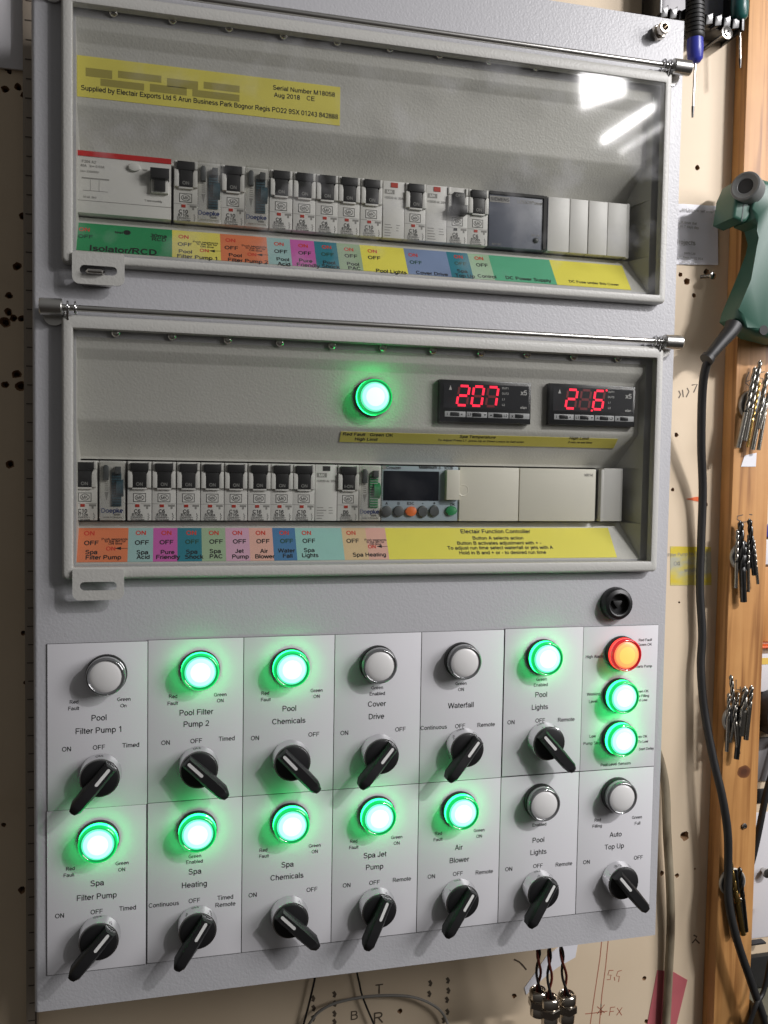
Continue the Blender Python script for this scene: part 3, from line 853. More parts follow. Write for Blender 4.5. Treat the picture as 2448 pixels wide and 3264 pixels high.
for (x, y) in ((112, 458), (624, 496), (866, 514), (1116, 533), (1241, 542), (1362, 549), (1476, 561), (1598, 570)): T.append((z3(x, y), 'ON', 1, 5.2))
for (x, y, i) in ((118, 494, 3), (630, 535, 0), (871, 553, 0), (1126, 572, 0), (1250, 580, 0), (1367, 587, 3), (1488, 595, 0), (1608, 604, 0)): T.append((z3(x, y), 'OFF', i, 5.2))
for (x, y) in ((311, 590), (545, 599), (651, 607)): T.append((z4(x, y), 'ON', 1, 5.2))
for (x, y, i) in ((326, 628, 3), (556, 634, 3), (667, 642, 0)): T.append((z4(x, y), 'OFF', i, 5.2))
for x, y, s_, sz in ((313, 565, 'Isolator/RCD', 8.2), (495, 491, '30ma', 4.8), (497, 510, 'RCD', 4.8), (290, 473, 'test', 3.6), (633, 572, 'Pool', 5), (697, 601, 'Filter Pump 1', 5), (891, 591, 'Pool', 5),
                     (956, 620, 'Filter Pump 2', 5), (1136, 612, 'Pool', 5), (1143, 636, 'Acid', 5), (1254, 619, 'Pure', 5), (1267, 642, 'Friendly', 5), (1375, 629, 'Pool', 5), (1383, 649, 'Shock', 5),
                     (1498, 636, 'Pool', 5), (1506, 658, 'PAC', 5), (737, 525, 'Push segments', 2.7), (745, 536, 'to the left for', 2.7), (745, 548, 'ON time', 2.7),
                     (988, 545, 'Push segments', 2.7), (996, 556, 'to the left for', 2.7), (996, 567, 'ON time', 2.7)):
    T.append((z3(x, y), s_, 0, sz))
T += [(z3(731, 567), 'ON', 1, 4.6), (z3(977, 587), 'ON', 1, 4.6)]
for x, y, s_, sz in ((199, 675, 'Pool Lights', 5), (409, 685, 'Cover Drive', 5), (565, 673, 'Spa', 5), (580, 697, 'Top Up', 5), (693, 700, 'Control', 5), (906, 714, 'DC Power Supply', 5), (1245, 734, 'DC Fuse under this Cover', 3.9)):
    T.append((z4(x, y), s_, 0, sz))
us = strip('U', 'upper multi-coloured circuit label strip starting with a green isolator panel',
           [(z3(80, 430), grn), (z3(565, 468), yel2), (z3(812, 488), orange), (z3(1052, 505), teal_l), (z3(1172, 514), mag), (z3(1296, 523), teal), (z3(1412, 530), sage), (z3(1532, 540), yel),
            (z4(262, 560), bgry), (z4(482, 575), teal), (z4(592, 583), mint), (z4(700, 590), gteal), (z4(1012, 608), yel)], 1.5, SLEN - 3.2, 19, 456, T)
b = MB(); a = SL['U'].px(*z3(332, 474)); b.lathe([(2.6, 0.36), (2.6, 0.45)], a[0], a[1], 20, F=SL['U']); b.build('test_dot', [M['ink']], us)

# yellow sticker on the upper panel face, its name lines blanked out
H = front(-6)
b = MB(); P = [H.px(168, 122), H.px(735, 186), H.px(733, 271), H.px(168, 209)]
xl = 20.2; xr = P[1][0]; zt = (P[0][1] + P[1][1]) / 2; zb = (P[2][1] + P[3][1]) / 2
b.box(xl, xr, zb, zt, 0.05, 0.3, F=H)
o = b.build('supplier_sticker', [flat('yellow_supplier_sticker', (214, 202, 62), 1.1)], cab, label='yellow supplier address sticker with blurred top lines')
t = MB()
for px, py, s_, sz in ((657, 197, 'Serial Number M18058', 4.6), (620, 208, 'Aug 2018', 4.6), (671, 213, 'CE', 4.6)):
    a = H.px(px, py); t.text(s_, a[0], a[1], sz, H, bold=0.006, lift=0.36)
a = H.px(452, 225); t.text('Supplied by Electair Exports Ltd 5 Arun Business Park Bognor Regis PO22 9SX 01243 842888', (xl + xr) / 2 + 0.5, zb + 6.4, 4.9, H, bold=0.006, lift=0.36, xs=0.9)
t.recalc = False; t.build('lettering', [M['ink']], o)
b = MB()
for x_, z_, w_, h_ in ((26, zt - 8, 18, 6), (48, zt - 7.5, 30, 5), (82, zt - 8.5, 22, 6), (108, zt - 8, 26, 5), (36, zt - 14.5, 30, 5), (70, zt - 14, 26, 5.5), (100, zt - 14.5, 34, 5)):
    b.box(x_, x_ + w_, z_ - h_, z_, 0.32, 0.36, F=H)
b.build('obscured_name', [flat('smudged_print', (164, 153, 54), 1.0)], o)

# yellow strip under the lamp and meters
HS = Frame((0, LZ + 113, -6.8), (1, 0, 0), (0, 24, 22.2))
b = MB(); c0 = HS.px(737, 931); c1 = HS.px(1340, 962); c2 = HS.px(735, 955)
v_t = HS.px(860, 935)[1]; v_b = HS.px(860, 957)[1]
b.box(c0[0], 452, v_b, min(-0.8, v_t), 0.1, 0.3, F=HS)
o = b.build('meter_sticker', [yel2], cab, label='thin yellow sticker beneath the two red displays')
t = MB()
for px, py, s_, sz in ((795, 938, 'Red Fault   Green OK', 4.2), (791, 948, 'High Limit', 4.2), (1032, 943, 'Spa Temperature', 4.0), (1040, 952, 'To Adjust Press L1  press Up or Down Leave to Self enter', 2.9), (1251, 946, 'High Limit', 4.0), (1253, 955, '2 min re-set time', 3.0)):
    a = HS.px(px, py); t.text(s_, a[0], a[1], sz, HS, bold=0.008, lift=0.36)
t.recalc = False; t.build('lettering', [M['ink']], o)

# -------------------------------------------------- breakers and modules
FZ = -13.0
BZ = 63.0     # local height of module centres


def mk_letter(b, F, rating, code, off=False, ina=2):
    b.prism([(-4.6, -8.2), (4.6, -8.2), (4.6, -1.6), (-4.6, -1.6)], 0.02, 0.10, 0, F=F)
    b.prism([(-4.1, -7.7), (4.1, -7.7), (4.1, -2.1), (-4.1, -2.1)], 0.10, 0.16, 3, F=F)
    e = [(3.4 * math.cos(a * math.pi / 10), -4.9 + 2.4 * math.sin(a * math.pi / 10)) for a in range(20)]
    b.prism(e, 0.16, 0.2, 0, F=F)
    e = [(2.95 * math.cos(a * math.pi / 10), -4.9 + 1.95 * math.sin(a * math.pi / 10)) for a in range(20)]
    b.prism(e, 0.2, 0.24, 3, F=F)
    b.text('MK', 0, -4.9, 3.5, F, 0, 0.0, lift=0.3, xs=0.85)
    b.stroke([(-8.4, -9.5), (-3.2, -9.5)], 0.3, F, 2, 0.1); b.stroke([(0.8, -9.5), (8.4, -9.5)], 0.3, F, 2, 0.1)
    b.box(-3.0, 0.0, -12.0, -9.9, 0, 0.3, 1 if not off else 4, F=F)
    b.box(3.0, 7.9, -11.6, -10.1, 0.02, 0.1, 2, F=F); b.box(4.8, 6.2, -13.4, -11.6, 0.02, 0.1, 2, F=F)
    b.text(rating, -1.6, -15.0, 3.7, F, 0, 0.02, lift=0.12)
    b.text(code, -1.6, -17.6, 2.9, F, 0, 0.008, lift=0.12)
    b.text('230/400V~', -1.4, -19.7, 2.1, F, 0, 0.0, lift=0.12); b.text('BS EN 60898', -1.2, -21.4, 1.6, F, 0, 0.0, lift=0.12)
    b.stroke([(6.2, -16.4), (6.2, -17.6), (7.2, -18.2), (6.0, -18.9), (7.1, -19.7), (6.3, -20.4), (6.3, -21.6)], 0.35, F, 0, 0.12)


M['print'] = mat('faded_black_print', (0.05, 0.05, 0.05), 0.6)
M['dimink'] = mat('dim_grey_print', (0.22, 0.22, 0.21), 0.6)
LET = [M['print'], M['redb'], M['greyink'], M['mcb'], M['dark_gap']]


def breaker_body(org, w=17.3):
    b = MB(); h = w / 2
    F = Frame(org)
    b.box(-h, h, -22, 22, -44, 0, 0, 0.5, F=F)
    for s_ in (-1, 1):
        b.prism([(s_ * 8.3, 15.0), (s_ * 5.6, 15.0), (s_ * 5.6, 12.4), (s_ * 4.9, 11.8), (s_ * 4.9, 2.5), (s_ * 8.3, 2.5)], 0, 2.6, 0, 0.5, F=F)
    b.box(-5.2, 5.2, 1.2, 2.6, 0, 2.0, 0, 0.3, F=F)
    b.box(-8.2, -6.4, 16, 21.6, 0, 1.4, 0, 0.3, F=F); b.box(6.4, 8.2, 16, 21.6, 0, 1.4, 0, 0.3, F=F)
    return b


def toggle(org, on=True):
    b = MB(); F = Frame(org)
    if on:
        b.box(-4.6, 4.6, 2.7, 14.5, 0.1, 2.7, 0, 0.3, F=F)
        b.prism([(-6.2, 14.6), (6.2, 14.6), (6.2, 20.8), (-6.2, 20.8)], 0.4, 3.4, 0, 0.4, F=F)
    else:
        b.box(-4.6, 4.6, 5.5, 17, 0.1, 4.6, 0, 0.4, F=F)
        b.prism([(-6.0, -0.2), (6.0, -0.2), (6.0, 6.6), (-6.0, 6.6)], 0.4, 8.0, 0, 0.8, F=F)
    return b


def breaker(org, rating, code, state='ON'):
    o = breaker_body(org).build('circuit_breaker', [M['mcb']], cab, org)
    toggle(org, state != 'OFF').build('toggle', [M['black']], o, org)
    F = Frame(org)
    t = MB(); mk_letter(t, F, rating, code, state == 'OFF')
    t.text(state, 0, 14.5 if state == 'OFF' else 5.2, 3.4, F, 5, 0.01, lift=4.75 if state == 'OFF' else 2.82)
    t.recalc = False
    t.build('lettering', LET + [M['dimink']], o, org)
    return o


PROTO = {}


def put_breaker(x, z0, rating, code):
    org = (x, z0 + BZ, FZ); k = rating
    if k not in PROTO: PROTO[k] = breaker(org, rating, code)
    else: dup(PROTO[k], cab, org)


def timer(x, z0, colr='dial', label=None):
    org = (x, z0 + BZ, FZ); F = Frame(org); k = 'timer' + colr
    if k in PROTO: return dup(PROTO[k], cab, org)
    b = MB(); b.box(-8.9, 8.9, -22, 22, -44, 0, 0, 0.5, F=F)
    o = b.build('time_switch', [M['mcb']], cab, org, label)
    b = MB()
    b.lathe([(0, -0.1), (7, -0.1), (7, 5), (0, 5)], 0, 0, 26, F=Frame(Vector(org) + Vector((2.9, 2, -3)), (0, 1, 0), (0, 0, 1)))
    b.box(-0.6, 6.4, -11.5, 13.5, 0.05, 1.0, 0, 0.2, F=F)
    for i in range(12): b.box(-0.2, 6.0, -10.5 + i * 2, -10.1 + i * 2, 1.0, 1.5, 1, F=F)
    b.box(2.0, 6.2, 12.5, 18, 0.05, 4, 2, 0.5, F=F)
    b.build('segment_dial', [M['dial'] if colr == 'dial' else M['greenb'], M['whiteink'] if colr != 'dial' else M['ink'], M['rubber']], o, org)
    b = MB(); b.prism([(-6.4, 8), (-2.6, 8), (-2.6, 17.5), (-3.6, 19), (-5.4, 19), (-6.4, 17.5)], 0, 3.4, 0, 0.6, F=F)
    b.build('lever', [M['rubber']], o, org)
    t = MB()
    t.text('Doepke', -0.3, -14.6, 4.6, F, 0, 0.015, lift=0.15); t.text('Made in Germany', 0.4, -19.6, 1.7, F, 1, lift=0.15); t.box(1.0, 5.6, -18.4, -16.9, 0.05, 0.12, 1, F=F)
    for i in range(5): t.box(-5.4, -3.0, 0.2 + 1.5 * i, 0.8 + 1.5 * i, 0.05, 0.12, 1, F=F)
    t.bm.faces.new([t.bm.verts.new(F(*p, 0.15)) for p in ((-5.6, -1.0), (-2.8, -1.0), (-4.2, -7.5))]).material_index = 1
    t.recalc = False; t.build('lettering', [M['blueink'], M['greyink']], o, org)
    b = MB(); b.box(-8.8, 8.8, -21.5, 21.6, 0.6, 6.2, 0, 1.2, F=F)
    b.box(-8.6, -7.6, -21, 21, 6.2, 7.2, 0, 0.3, F=F); b.box(7.6, 8.6, -21, 21, 6.2, 7.2, 0, 0.3, F=F); b.box(1.8, 4.4, -20.2, -17.4, 6.2, 7.2, 0, 0.3, F=F)
    b.build('clear_shell', [M['clear_plastic']], o, org)
    PROTO[k] = o
    return o


def blank_pole(x, z0, w=17.3):
    org = (x, z0 + BZ, FZ); F = Frame(org); h = w / 2
    b = MB(); b.box(-h, h, -22, 22, -44, 0, 0, 0.5, F=F)
    b.box(-2.6, 3.0, 17.2, 20.8, 0, 0.4, 1, F=F)
    o = b.build('contactor', [M['mcb'], M['redb'] if z0 > 200 else M['dark_gap']], cab, org)
    t = MB(); t.prism([(-7.6, 12.0), (0.4, 12.0), (0.4, 15.4), (-7.6, 15.4)], 0.02, 0.1, 0, F=F); t.text('MK', -3.6, 13.7, 3.2, F, 1, 0.02, lift=0.2)
    t.text('H2020 dc 20A', 0, 9.2, 2.4, F, 0, 0.01, lift=0.12)
    for i in range(5): t.box(-7.2, random.uniform(-3, 0.5), -12 - i * 2.1, -11.4 - i * 2.1, 0.02, 0.08, 0, F=F)
    for i in range(3): t.box(2.2, random.uniform(4, 7), -12 - i * 2.1, -11.5 - i * 2.1, 0.02, 0.08, 0, F=F)
    t.recalc = False; t.build('lettering', [M['greyink'], M['mcb']], o, org)
    return o


# lower row
for x, r, c in ((24.6, 'C10', '8710s'),): put_breaker(x, LZ, r, c)
timer(44.0, LZ, label='time switch with a dark blue dial under a clear shell')
for x, r, c in ((63.3, 'C6', '8706s'), (81.0, 'C6', '8706s'), (98.8, 'C6', '8706s'), (116.5, 'C6', '8706s'), (134.2, 'C16', '8716s'), (152.0, 'C16', '8716s'), (169.2, 'C16', '8716s'), (186.4, 'C10', '8710s')):
    put_breaker(x, LZ, r, c)
blank_pole(204.0, LZ)
org = (221.5, LZ + BZ, FZ)
o = breaker_body(org, 17.0).build('residual_current_breaker', [M['mcb']], cab, org)
toggle(org).build('toggle', [M['black']], o, org)
t = MB(); F = Frame(org); mk_letter(t, F, 'B6', '5806s'); t.text('I-ON', 0, 5.2, 3.4, F, 5, 0.01, lift=2.82); t.recalc = False; t.build('lettering', LET + [M['dimink']], o, org)
timer(239.2, LZ, 'green', 'time switch with a green dial under a clear shell')

# pool controller with display and buttons
x0, x1 = 248.4, 312.4; org = ((x0 + x1) / 2, LZ + BZ, FZ); F = Frame(org); hw = (x1 - x0) / 2
b = MB(); b.box(-hw, hw, -22, 22, -44, 0.5, 0, 0.8, F=F); ctl = b.build('logic_controller', [M['bluegrey']], cab, org, 'blue grey logic controller with a dark display and six buttons')


def cpx(px, py):   # crop (1180,1450) scale 5.184
    a = at((1180 + px / 5.184) / S, (1450 + py / 5.184) / S, FZ + 0.5); return a[0] - org[0], a[1] - org[1]


a0 = cpx(215, 750); a1 = cpx(1138, 275)
b = MB(); b.box(a0[0], a1[0], a0[1], a1[1], 0.3, 1.0, 0, 0.25, F=F); b.build('display', [M['screen']], ctl, org)
for px, py, kind_, m in ((268, 930, 'o', 'rubber'), (468, 930, 'o', 'rubber'), (675, 930, 'l', 'orange'), (862, 925, 'd', 'rubber'), (1052, 935, 'u', 'rubber'), (1325, 920, 'r', 'greenb')):
    cx_, cz_ = cpx(px, py); b = MB()
    if kind_ == 'o': pts = [(cx_ + 4.4 * math.cos(i * math.pi / 12), cz_ + 4.4 * math.sin(i * math.pi / 12)) for i in range(24)]
    else:
        ang = {'l': 180, 'r': 0, 'u': 90, 'd': -90}[kind_]; pts = []
        for i in range(36):
            th = i * 10; rr_ = 4.3 + 1.1 * max(0, math.cos(math.radians(th * 1.0))) ** 6 - 0.5 * abs(math.sin(math.radians(th))) ** 2
            pts.append((cx_ + rr_ * math.cos(math.radians(th + ang)), cz_ + rr_ * math.sin(math.radians(th + ang))))
    b.prism(pts, 0.4, 2.6, 0, 0.9, F=F); b.build('push_button', [M[m]], ctl, org)
b = MB(); a0 = cpx(1225, 740); a1 = cpx(1452, 250); b.box(a0[0], a1[0], a0[1], a1[1], 0.3, 6, 0, 0.6, F=F); b.build('cartridge', [M['cream']], ctl, org)
t = MB()
for px, py, s_, sz, bold in ((272, 800, 'A', 3, .01), (468, 800, 'B', 3, .01), (668, 800, 'ESC', 3, .01), (866, 797, '-', 4, .02), (1058, 797, '+', 4, .02), (1358, 818, 'OK', 3, .01), (385, 210, 'Crouzet', 3.4, .01), (985, 205, 'Millenium 3', 3.6, .02), (1295, 218, 'XD26', 3.0, .01)):
    a = cpx(px, py); t.text(s_, a[0], a[1], sz, F, 0, bold, lift=0.6)
a = cpx(232, 210)
t.prism([(a[0] + 1.7 * math.cos(i * .5236), a[1] + 1.7 * math.sin(i * .5236)) for i in range(12)], .52, .58, 1, F=F)
t.recalc = False; t.build('lettering', [M['ink'], M['greyink']], ctl, org)
b = MB(); b.box(313.4, 365.0, LZ + 41, LZ + 85, -50, FZ + 1.2, 0, 0.9); b.lathe([(3.6, FZ + 1.1), (4.6, FZ + 1.45), (4.9, FZ + 1.3)], 316.5, LZ + 66, 20, cap=False)
b.build('blank_cover', [M['cream']], cab, label='plain cream blanking cover right beside the controller')
b = MB(); b.box(365.6, 434.5, LZ + 41, LZ + 85, -50, FZ + 1.2, 0, 0.9); b.box(435.2, 438.4, LZ + 41.5, LZ + 85, -50, FZ - 3.5, 1, 0.4)
o = b.build('expansion_module', [M['cream'], M['dark_gap']], cab)
t = MB(); t.text('XR14', 427.5, LZ + 80, 3.2, front(FZ + 1.2), 0, 0.01); t.recalc = False; t.build('lettering', [M['greyink']], o)
b = MB(); b.box(439.5, 442, LZ + 41, LZ + 85, -50, FZ + 1, 0, 0.4); b.box(442.4, 460.2, LZ + 41, LZ + 86, -50, FZ, 0, 0.6); b.build('end_stop', [M['mcb2']], cab)

# upper row
F = Frame((52.6, UZ + BZ, FZ)); org = tuple(F.O)
b = MB(); b.box(-35, 32.6, -22, 22, -44, 0.8, 0, 0.6, F=F)
b.prism([(18.5, 9), (30.5, 9), (30.5, -4.2), (18.5, -4.2)], 0.5, 4.2, 0, 0.7, F=F)
rcd = b.build('residual_current_device', [M['mcb']], cab, org, 'wide white residual current device with a red top band')
b = MB(); b.box(-35, 32.6, 18.2, 21.9, 0.7, 1.3, 0, F=F); b.build('red_band', [M['redband']], rcd, org)
b = MB(); b.box(20.6, 28.6, -3.2, 8.5, 1, 6.0, 0, 0.7, F=F); b.prism([(17.8, 5.2), (31.2, 5.2), (31.2, 12.6), (17.8, 12.6)], 1, 8.5, 0, 0.7, F=F); b.build('toggle', [M['black']], rcd, org)
b = MB(); b.lathe([(4.2, 0.7), (4.2, 2.2), (3.6, 3.0), (0, 3.2)], 6.5, 13.0, 24, F=Frame(F.O, (1, 0, 0), (0, 0.62, 0.0))) if False else b.prism([(6.5 + 4.2 * math.cos(i * .2618), 13.2 + 2.9 * math.sin(i * .2618)) for i in range(24)], 0.7, 3.0, 0, 0.7, F=F)
b.build('test_button', [M['mcb']], rcd, org)
t = MB()
for s_, a_, c_, sz in (('F204 A2', -25, 14.5, 2.6), ('40A   In= 0.03A', -22.5, 11.5, 2.4), ('Un= 230/400V', -24.5, 7.5, 2.0), ('test', 14, 12.4, 2.2), ('T test monthly', 20, -9.5, 2.0), ('10 kA  6kV', -24.5, -10.6, 2.0)):
    t.text(s_, a_, c_, sz, F, 0, 0.005, lift=0.95)
t.box(-30, -11, 2.2, 3.2, .82, .9, 0, F=F); t.stroke([(-29, -6), (-12, -6)], .4, F, 0, .92); t.stroke([(-24, 2), (-24, -6)], .25, F, 0, .92); t.stroke([(-18, 2), (-18, -6)], .25, F, 0, .92)
t.stroke([(-35, -13.2), (32.5, -13.2)], .4, F, 0, .92)
t.recalc = False; t.build('lettering', [M['greyink']], rcd, org)
put_breaker(95.7, UZ, 'C10', '8710s'); timer(112.8, UZ); put_breaker(130.3, UZ, 'C10', '8710s'); timer(148.0, UZ)
for x, r, c in ((166.4, 'C6', '8706s'), (184.2, 'C6', '8706s'), (201.7, 'C6', '8706s'), (219.0, 'C6', '8706s'), (236.8, 'C10', '8710s')): put_breaker(x, UZ, r, c)
blank_pole(254.9, UZ); put_breaker(272.4, UZ, 'C16', '8716s'); blank_pole(289.9, UZ)
o = breaker((307.4, UZ + BZ, FZ), 'C6', '8706s', 'OFF'); o['label'] = 'the one breaker of the upper row with its toggle down at OFF'
put_breaker(324.6, UZ, 'C6', '8706s')
# power supply
org = (359, UZ + BZ, FZ); F = Frame(org)
b = MB(); b.box(-25, 24.8, -22, 22, -44, 0.4, 0, 0.6, F=F); b.box(22.0, 24.6, -21.5, 21.5, 0.4, 1.6, 1, F=F); b.box(-25, 22, 19.6, 21.8, 0.4, 1.6, 1, F=F)
ps = b.build('power_supply', [M['slate'], M['dark_gap']], cab, org, 'dark slate grey power supply module in the upper row')
b = MB(); b.lathe([(2.2, 0.3), (2.2, 1.2), (1.4, 2.0), (0, 2.2)], 16, -14.5, 20, F=F); b.build('indicator', [M['rubber']], ps, org)
t = MB(); t.box(-24.6, -7.6, 13.4, 18.2, .45, .6, 1, F=F); t.text('SIEMENS', -16, 15.8, 3.6, F, 0, 0.012, lift=0.7); t.text('LOGO!Power', 10.5, 15.6, 3.8, F, 1, 0.008, lift=0.5); t.text('24V OK', 15.5, -10.4, 2.2, F, 1, lift=.5)
t.text('6EP1331', -18, -20, 2.0, F, 1, lift=.5)
t.recalc = False; t.build('lettering', [M['ink'], M['greyink']], ps, org)
for xa, xb, top in ((385.2, 404.4, 85), (404.9, 421.0, 85), (421.8, 438.8, 85), (439.2, 456.6, 85)):
    b = MB(); b.box(xa, xb, UZ + 41, UZ + top, -50, FZ + 0.6, 0, 0.6); b.build('blank_module', [M['mcb2']], cab)
b = MB(); b.box(457.2, 460.2, UZ + 40.5, UZ + 86, -50, FZ - 1, 0, 0.4); b.build('end_stop', [M['mcb2']], cab)


# -------------------------------------------------- pilot lamps
def pilot(px, py, state, base=0.0, front_d=12.5, label=None):
    x, z = at(px, py, base + front_d - 1)
    org = (x, z, base); F = Frame(org)
    key = 'pilot' + state
    if key in PROTO: return dup(PROTO[key], cab, org, label)
    b = MB(); b.lathe([(0, 0.4), (14.4, 0.4), (14.6, 1.0), (14.6, 4.2), (14.2, 4.8), (13.0, 4.8)], n=56, F=F)
    o = b.build('pilot_light', [M['black_matt']], cab, org, label)
    b = MB()
    b.lathe([(13.6, 4.6), (13.9, 5.2), (13.9, 6.4), (13.5, 6.7), (13.5, 8.6), (13.9, 8.9), (13.9, 10.2), (13.3, 11.2), (12.5, 11.6), (11.7, 11.2), (11.3, 10.3)], n=56, F=F, cap=False)
    if state == 'off':
        for f in b.bm.faces:
            dm = f.calc_center_median().z - base
            f.material_index = 1 if 6.3 < dm < 8.9 else 0
        b.build('lens', [M['clear_ring'], M['clear_band']], o, org)
    else:
        for f in b.bm.faces:
            q = f.calc_center_median(); dm = q.z - base; rad = math.hypot(q.x - x, q.y - z)
            f.material_index = 1 if dm < 9.3 else (2 if rad < 12.2 else 0)
        b.build('lens', [M[state + '_ring'], M[state + '_side'], M[state + '_groove']], o, org)
    b = MB(); b.lathe([(11.4, 9.4), (11.3, 10.4), (10.2, 11.0), (9.0, 11.4), (7.2, 11.8), (5.5, 12.1), (2.5, 12.4), (0, 12.5)], n=56, F=F, cap=False)
    if state != 'off':
        for f in b.bm.faces:
            q = f.calc_center_median(); rad = math.hypot(q.x - x, q.y - z); f.material_index = 1 if rad > 9.6 else (2 if rad > 7.6 else 0)
    b.build('diffuser', [M['clear_cap']] if state == 'off' else [M[state + '_cap'], M[state + '_mid'], M[state + '_half']], o, org) if True else b.build('diffuser', [{'off': M['clear_cap'], 'green': M['green_cap'], 'red': M['red_cap']}[state]], o, org)
    PROTO[key] = o
    return o


for px, py, st, nm in ((228, 1463, 'off', 'Pool Filter Pump 1'), (433, 1453, 'green', 'Pool Filter Pump 2'), (631, 1447, 'green', 'Pool Chemicals'), (822, 1440, 'off', 'Cover Drive'), (1006, 1432, 'off', 'Waterfall'), (1184, 1424, 'green', 'upper Pool Lights'),
                       (1355, 1416, 'red', 'High Alarm'), (1350, 1508, 'green', 'Working Level'), (1348, 1601, 'green', 'Low Pump Stop'),
                       (211, 1826, 'green', 'Spa Filter Pump'), (427, 1804, 'green', 'Spa Heating'), (631, 1786, 'green', 'Spa Chemicals'), (820, 1769, 'green', 'Spa Jet Pump'), (1001, 1758, 'green', 'Air Blower'), (1178, 1740, 'off', 'lower Pool Lights'), (1346, 1725, 'off', 'Auto Top Up')):
    pilot(px, py, st, 1.0, label={'off': 'unlit white', 'green': 'lit green', 'red': 'lit red and amber'}[st] + ' pilot lamp for ' + nm)
pilot(811, 857, 'green', -6.2, label='lit green pilot lamp behind the lower window, left of the red displays')

# -------------------------------------------------- rotary switches
KN = [(215, 1682, 49), (430, 1664, -43), (632, 1649, -46), (825, 1635, 48), (1010, 1621, 49), (1187, 1607, -49),
      (213, 2036, 48), (427, 2013, 56), (628, 1990, -43), (820, 1970, 64), (1000, 1950, 54), (1175, 1930, 55), (1348, 1909, -50)]
NM = ['Pool Filter Pump 1', 'Pool Filter Pump 2', 'Pool Chemicals', 'Cover Drive', 'Waterfall', 'upper Pool Lights', 'Spa Filter Pump', 'Spa Heating', 'Spa Chemicals', 'Spa Jet Pump', 'Air Blower', 'lower Pool Lights', 'Auto Top Up']
for i, (px, py, ang) in enumerate(KN):
    x, z = at(px, py, 12.0); org = (x, z, 1.0)
    a = math.radians(ang if ang > 0 else ang + 180)      # where the white line points
    u = (math.cos(a), math.sin(a), 0); v = (-math.sin(a), math.cos(a), 0)
    if 'sw' not in PROTO:
        b = MB(); b.lathe([(0, 0.3), (14.9, 0.3), (14.9, 1.0), (14.6, 1.4), (14.3, 9.2), (14.0, 9.9), (13.0, 10.3), (12.0, 10.3)], n=64, F=Frame(org))
        o = b.build('selector_switch', [M['chrome']], cab, org)
        PROTO['sw'] = o
    else:
        o = PROTO['sw'].copy(); COL.objects.link(o); ORG[o.name] = org
        dd = Vector(org) - Vector(CO); o.location = Vector((dd.x, -dd.z, dd.y)) / 1000; o.parent = cab
    o['label'] = 'rotary switch for ' + NM[i] + (', lever down to the left' if ang > 0 else ', lever down to the right')
    F = Frame(org, u, v)
    b = MB()
    b.lathe([(0, 9.6), (13.1, 9.6), (13.2, 10.6), (12.9, 11.4), (12.0, 11.8), (0, 11.8)], n=56, F=F)
    # lever: a tapering ridge over the disc, its long end reaching past the rim
    LP = [(12.4, 3.4, 17.6), (12.9, 2.4, 17.0), (12.9, -2.4, 17.0), (12.4, -3.4, 17.6)]
    lo = [(12.6, 4.6), (12.6, -4.6), (-10, -4.9), (-23.5, -4.4), (-27.4, -2.4), (-28.0, 0), (-27.4, 2.4), (-23.5, 4.4), (-10, 4.9)]
    hi = [(11.9, 2.9), (11.9, -2.9), (-10, -3.3), (-21.5, -3.3), (-24.6, -1.9), (-25.2, 0), (-24.6, 1.9), (-21.5, 3.3), (-10, 3.3)]
    dh = [17.2, 17.2, 20.4, 22.4, 22.0, 21.8, 22.0, 22.4, 20.4]; dl = [11.0, 11.0, 11.0, 11.5, 12.5, 12.8, 12.5, 11.5, 11.0]
    vl = [b.bm.verts.new(F(p[0], p[1], q)) for p, q in zip(lo, dl)]
    vm = [b.bm.verts.new(F(p[0], p[1], q - 2.0)) for p, q in zip(lo, dh)]
    vh = [b.bm.verts.new(F(p[0], p[1], q)) for p, q in zip(hi, dh)]
    n = len(lo)
    for A, B in ((vl, vm), (vm, vh)):
        for k in range(n): b.bm.faces.new([A[k], B[k], B[(k + 1) % n], A[(k + 1) % n]])
    b.bm.faces.new([vh[0], vh[1], vh[2], vh[8]]); b.bm.faces.new([vh[2], vh[3], vh[7], vh[8]]); b.bm.faces.new([vh[3], vh[4], vh[5], vh[6], vh[7]])
    b.bm.faces.new(vl[::-1])
    kb = b.build('knob', [M['black']], o, org)
    b = MB()
    def top_d(q): return 17.2 + (11.9 - q) / 21.9 * 3.2
    pts = []
    for cxx, a0 in ((10.0, -90), (-2.2, 90)):
        for k in range(7):
            aa = math.radians(a0 + 30 * k); pts.append((cxx + 1.15 * math.cos(aa), 1.15 * math.sin(aa)))
    lo_ = [b.bm.verts.new(F(p, q, top_d(p) - 0.3)) for p, q in pts]; hi_ = [b.bm.verts.new(F(p, q, top_d(p) + 0.25)) for p, q in pts]
    b.bm.faces.new(hi_)
    for k in range(len(pts)): b.bm.faces.new([lo_[k], lo_[(k + 1) % len(pts)], hi_[(k + 1) % len(pts)], hi_[k]])
    b.build('pointer', [mat('white_pointer', (0.72, 0.72, 0.70), 0.4) if i == 0 else bpy.data.materials['white_pointer']], o, org)

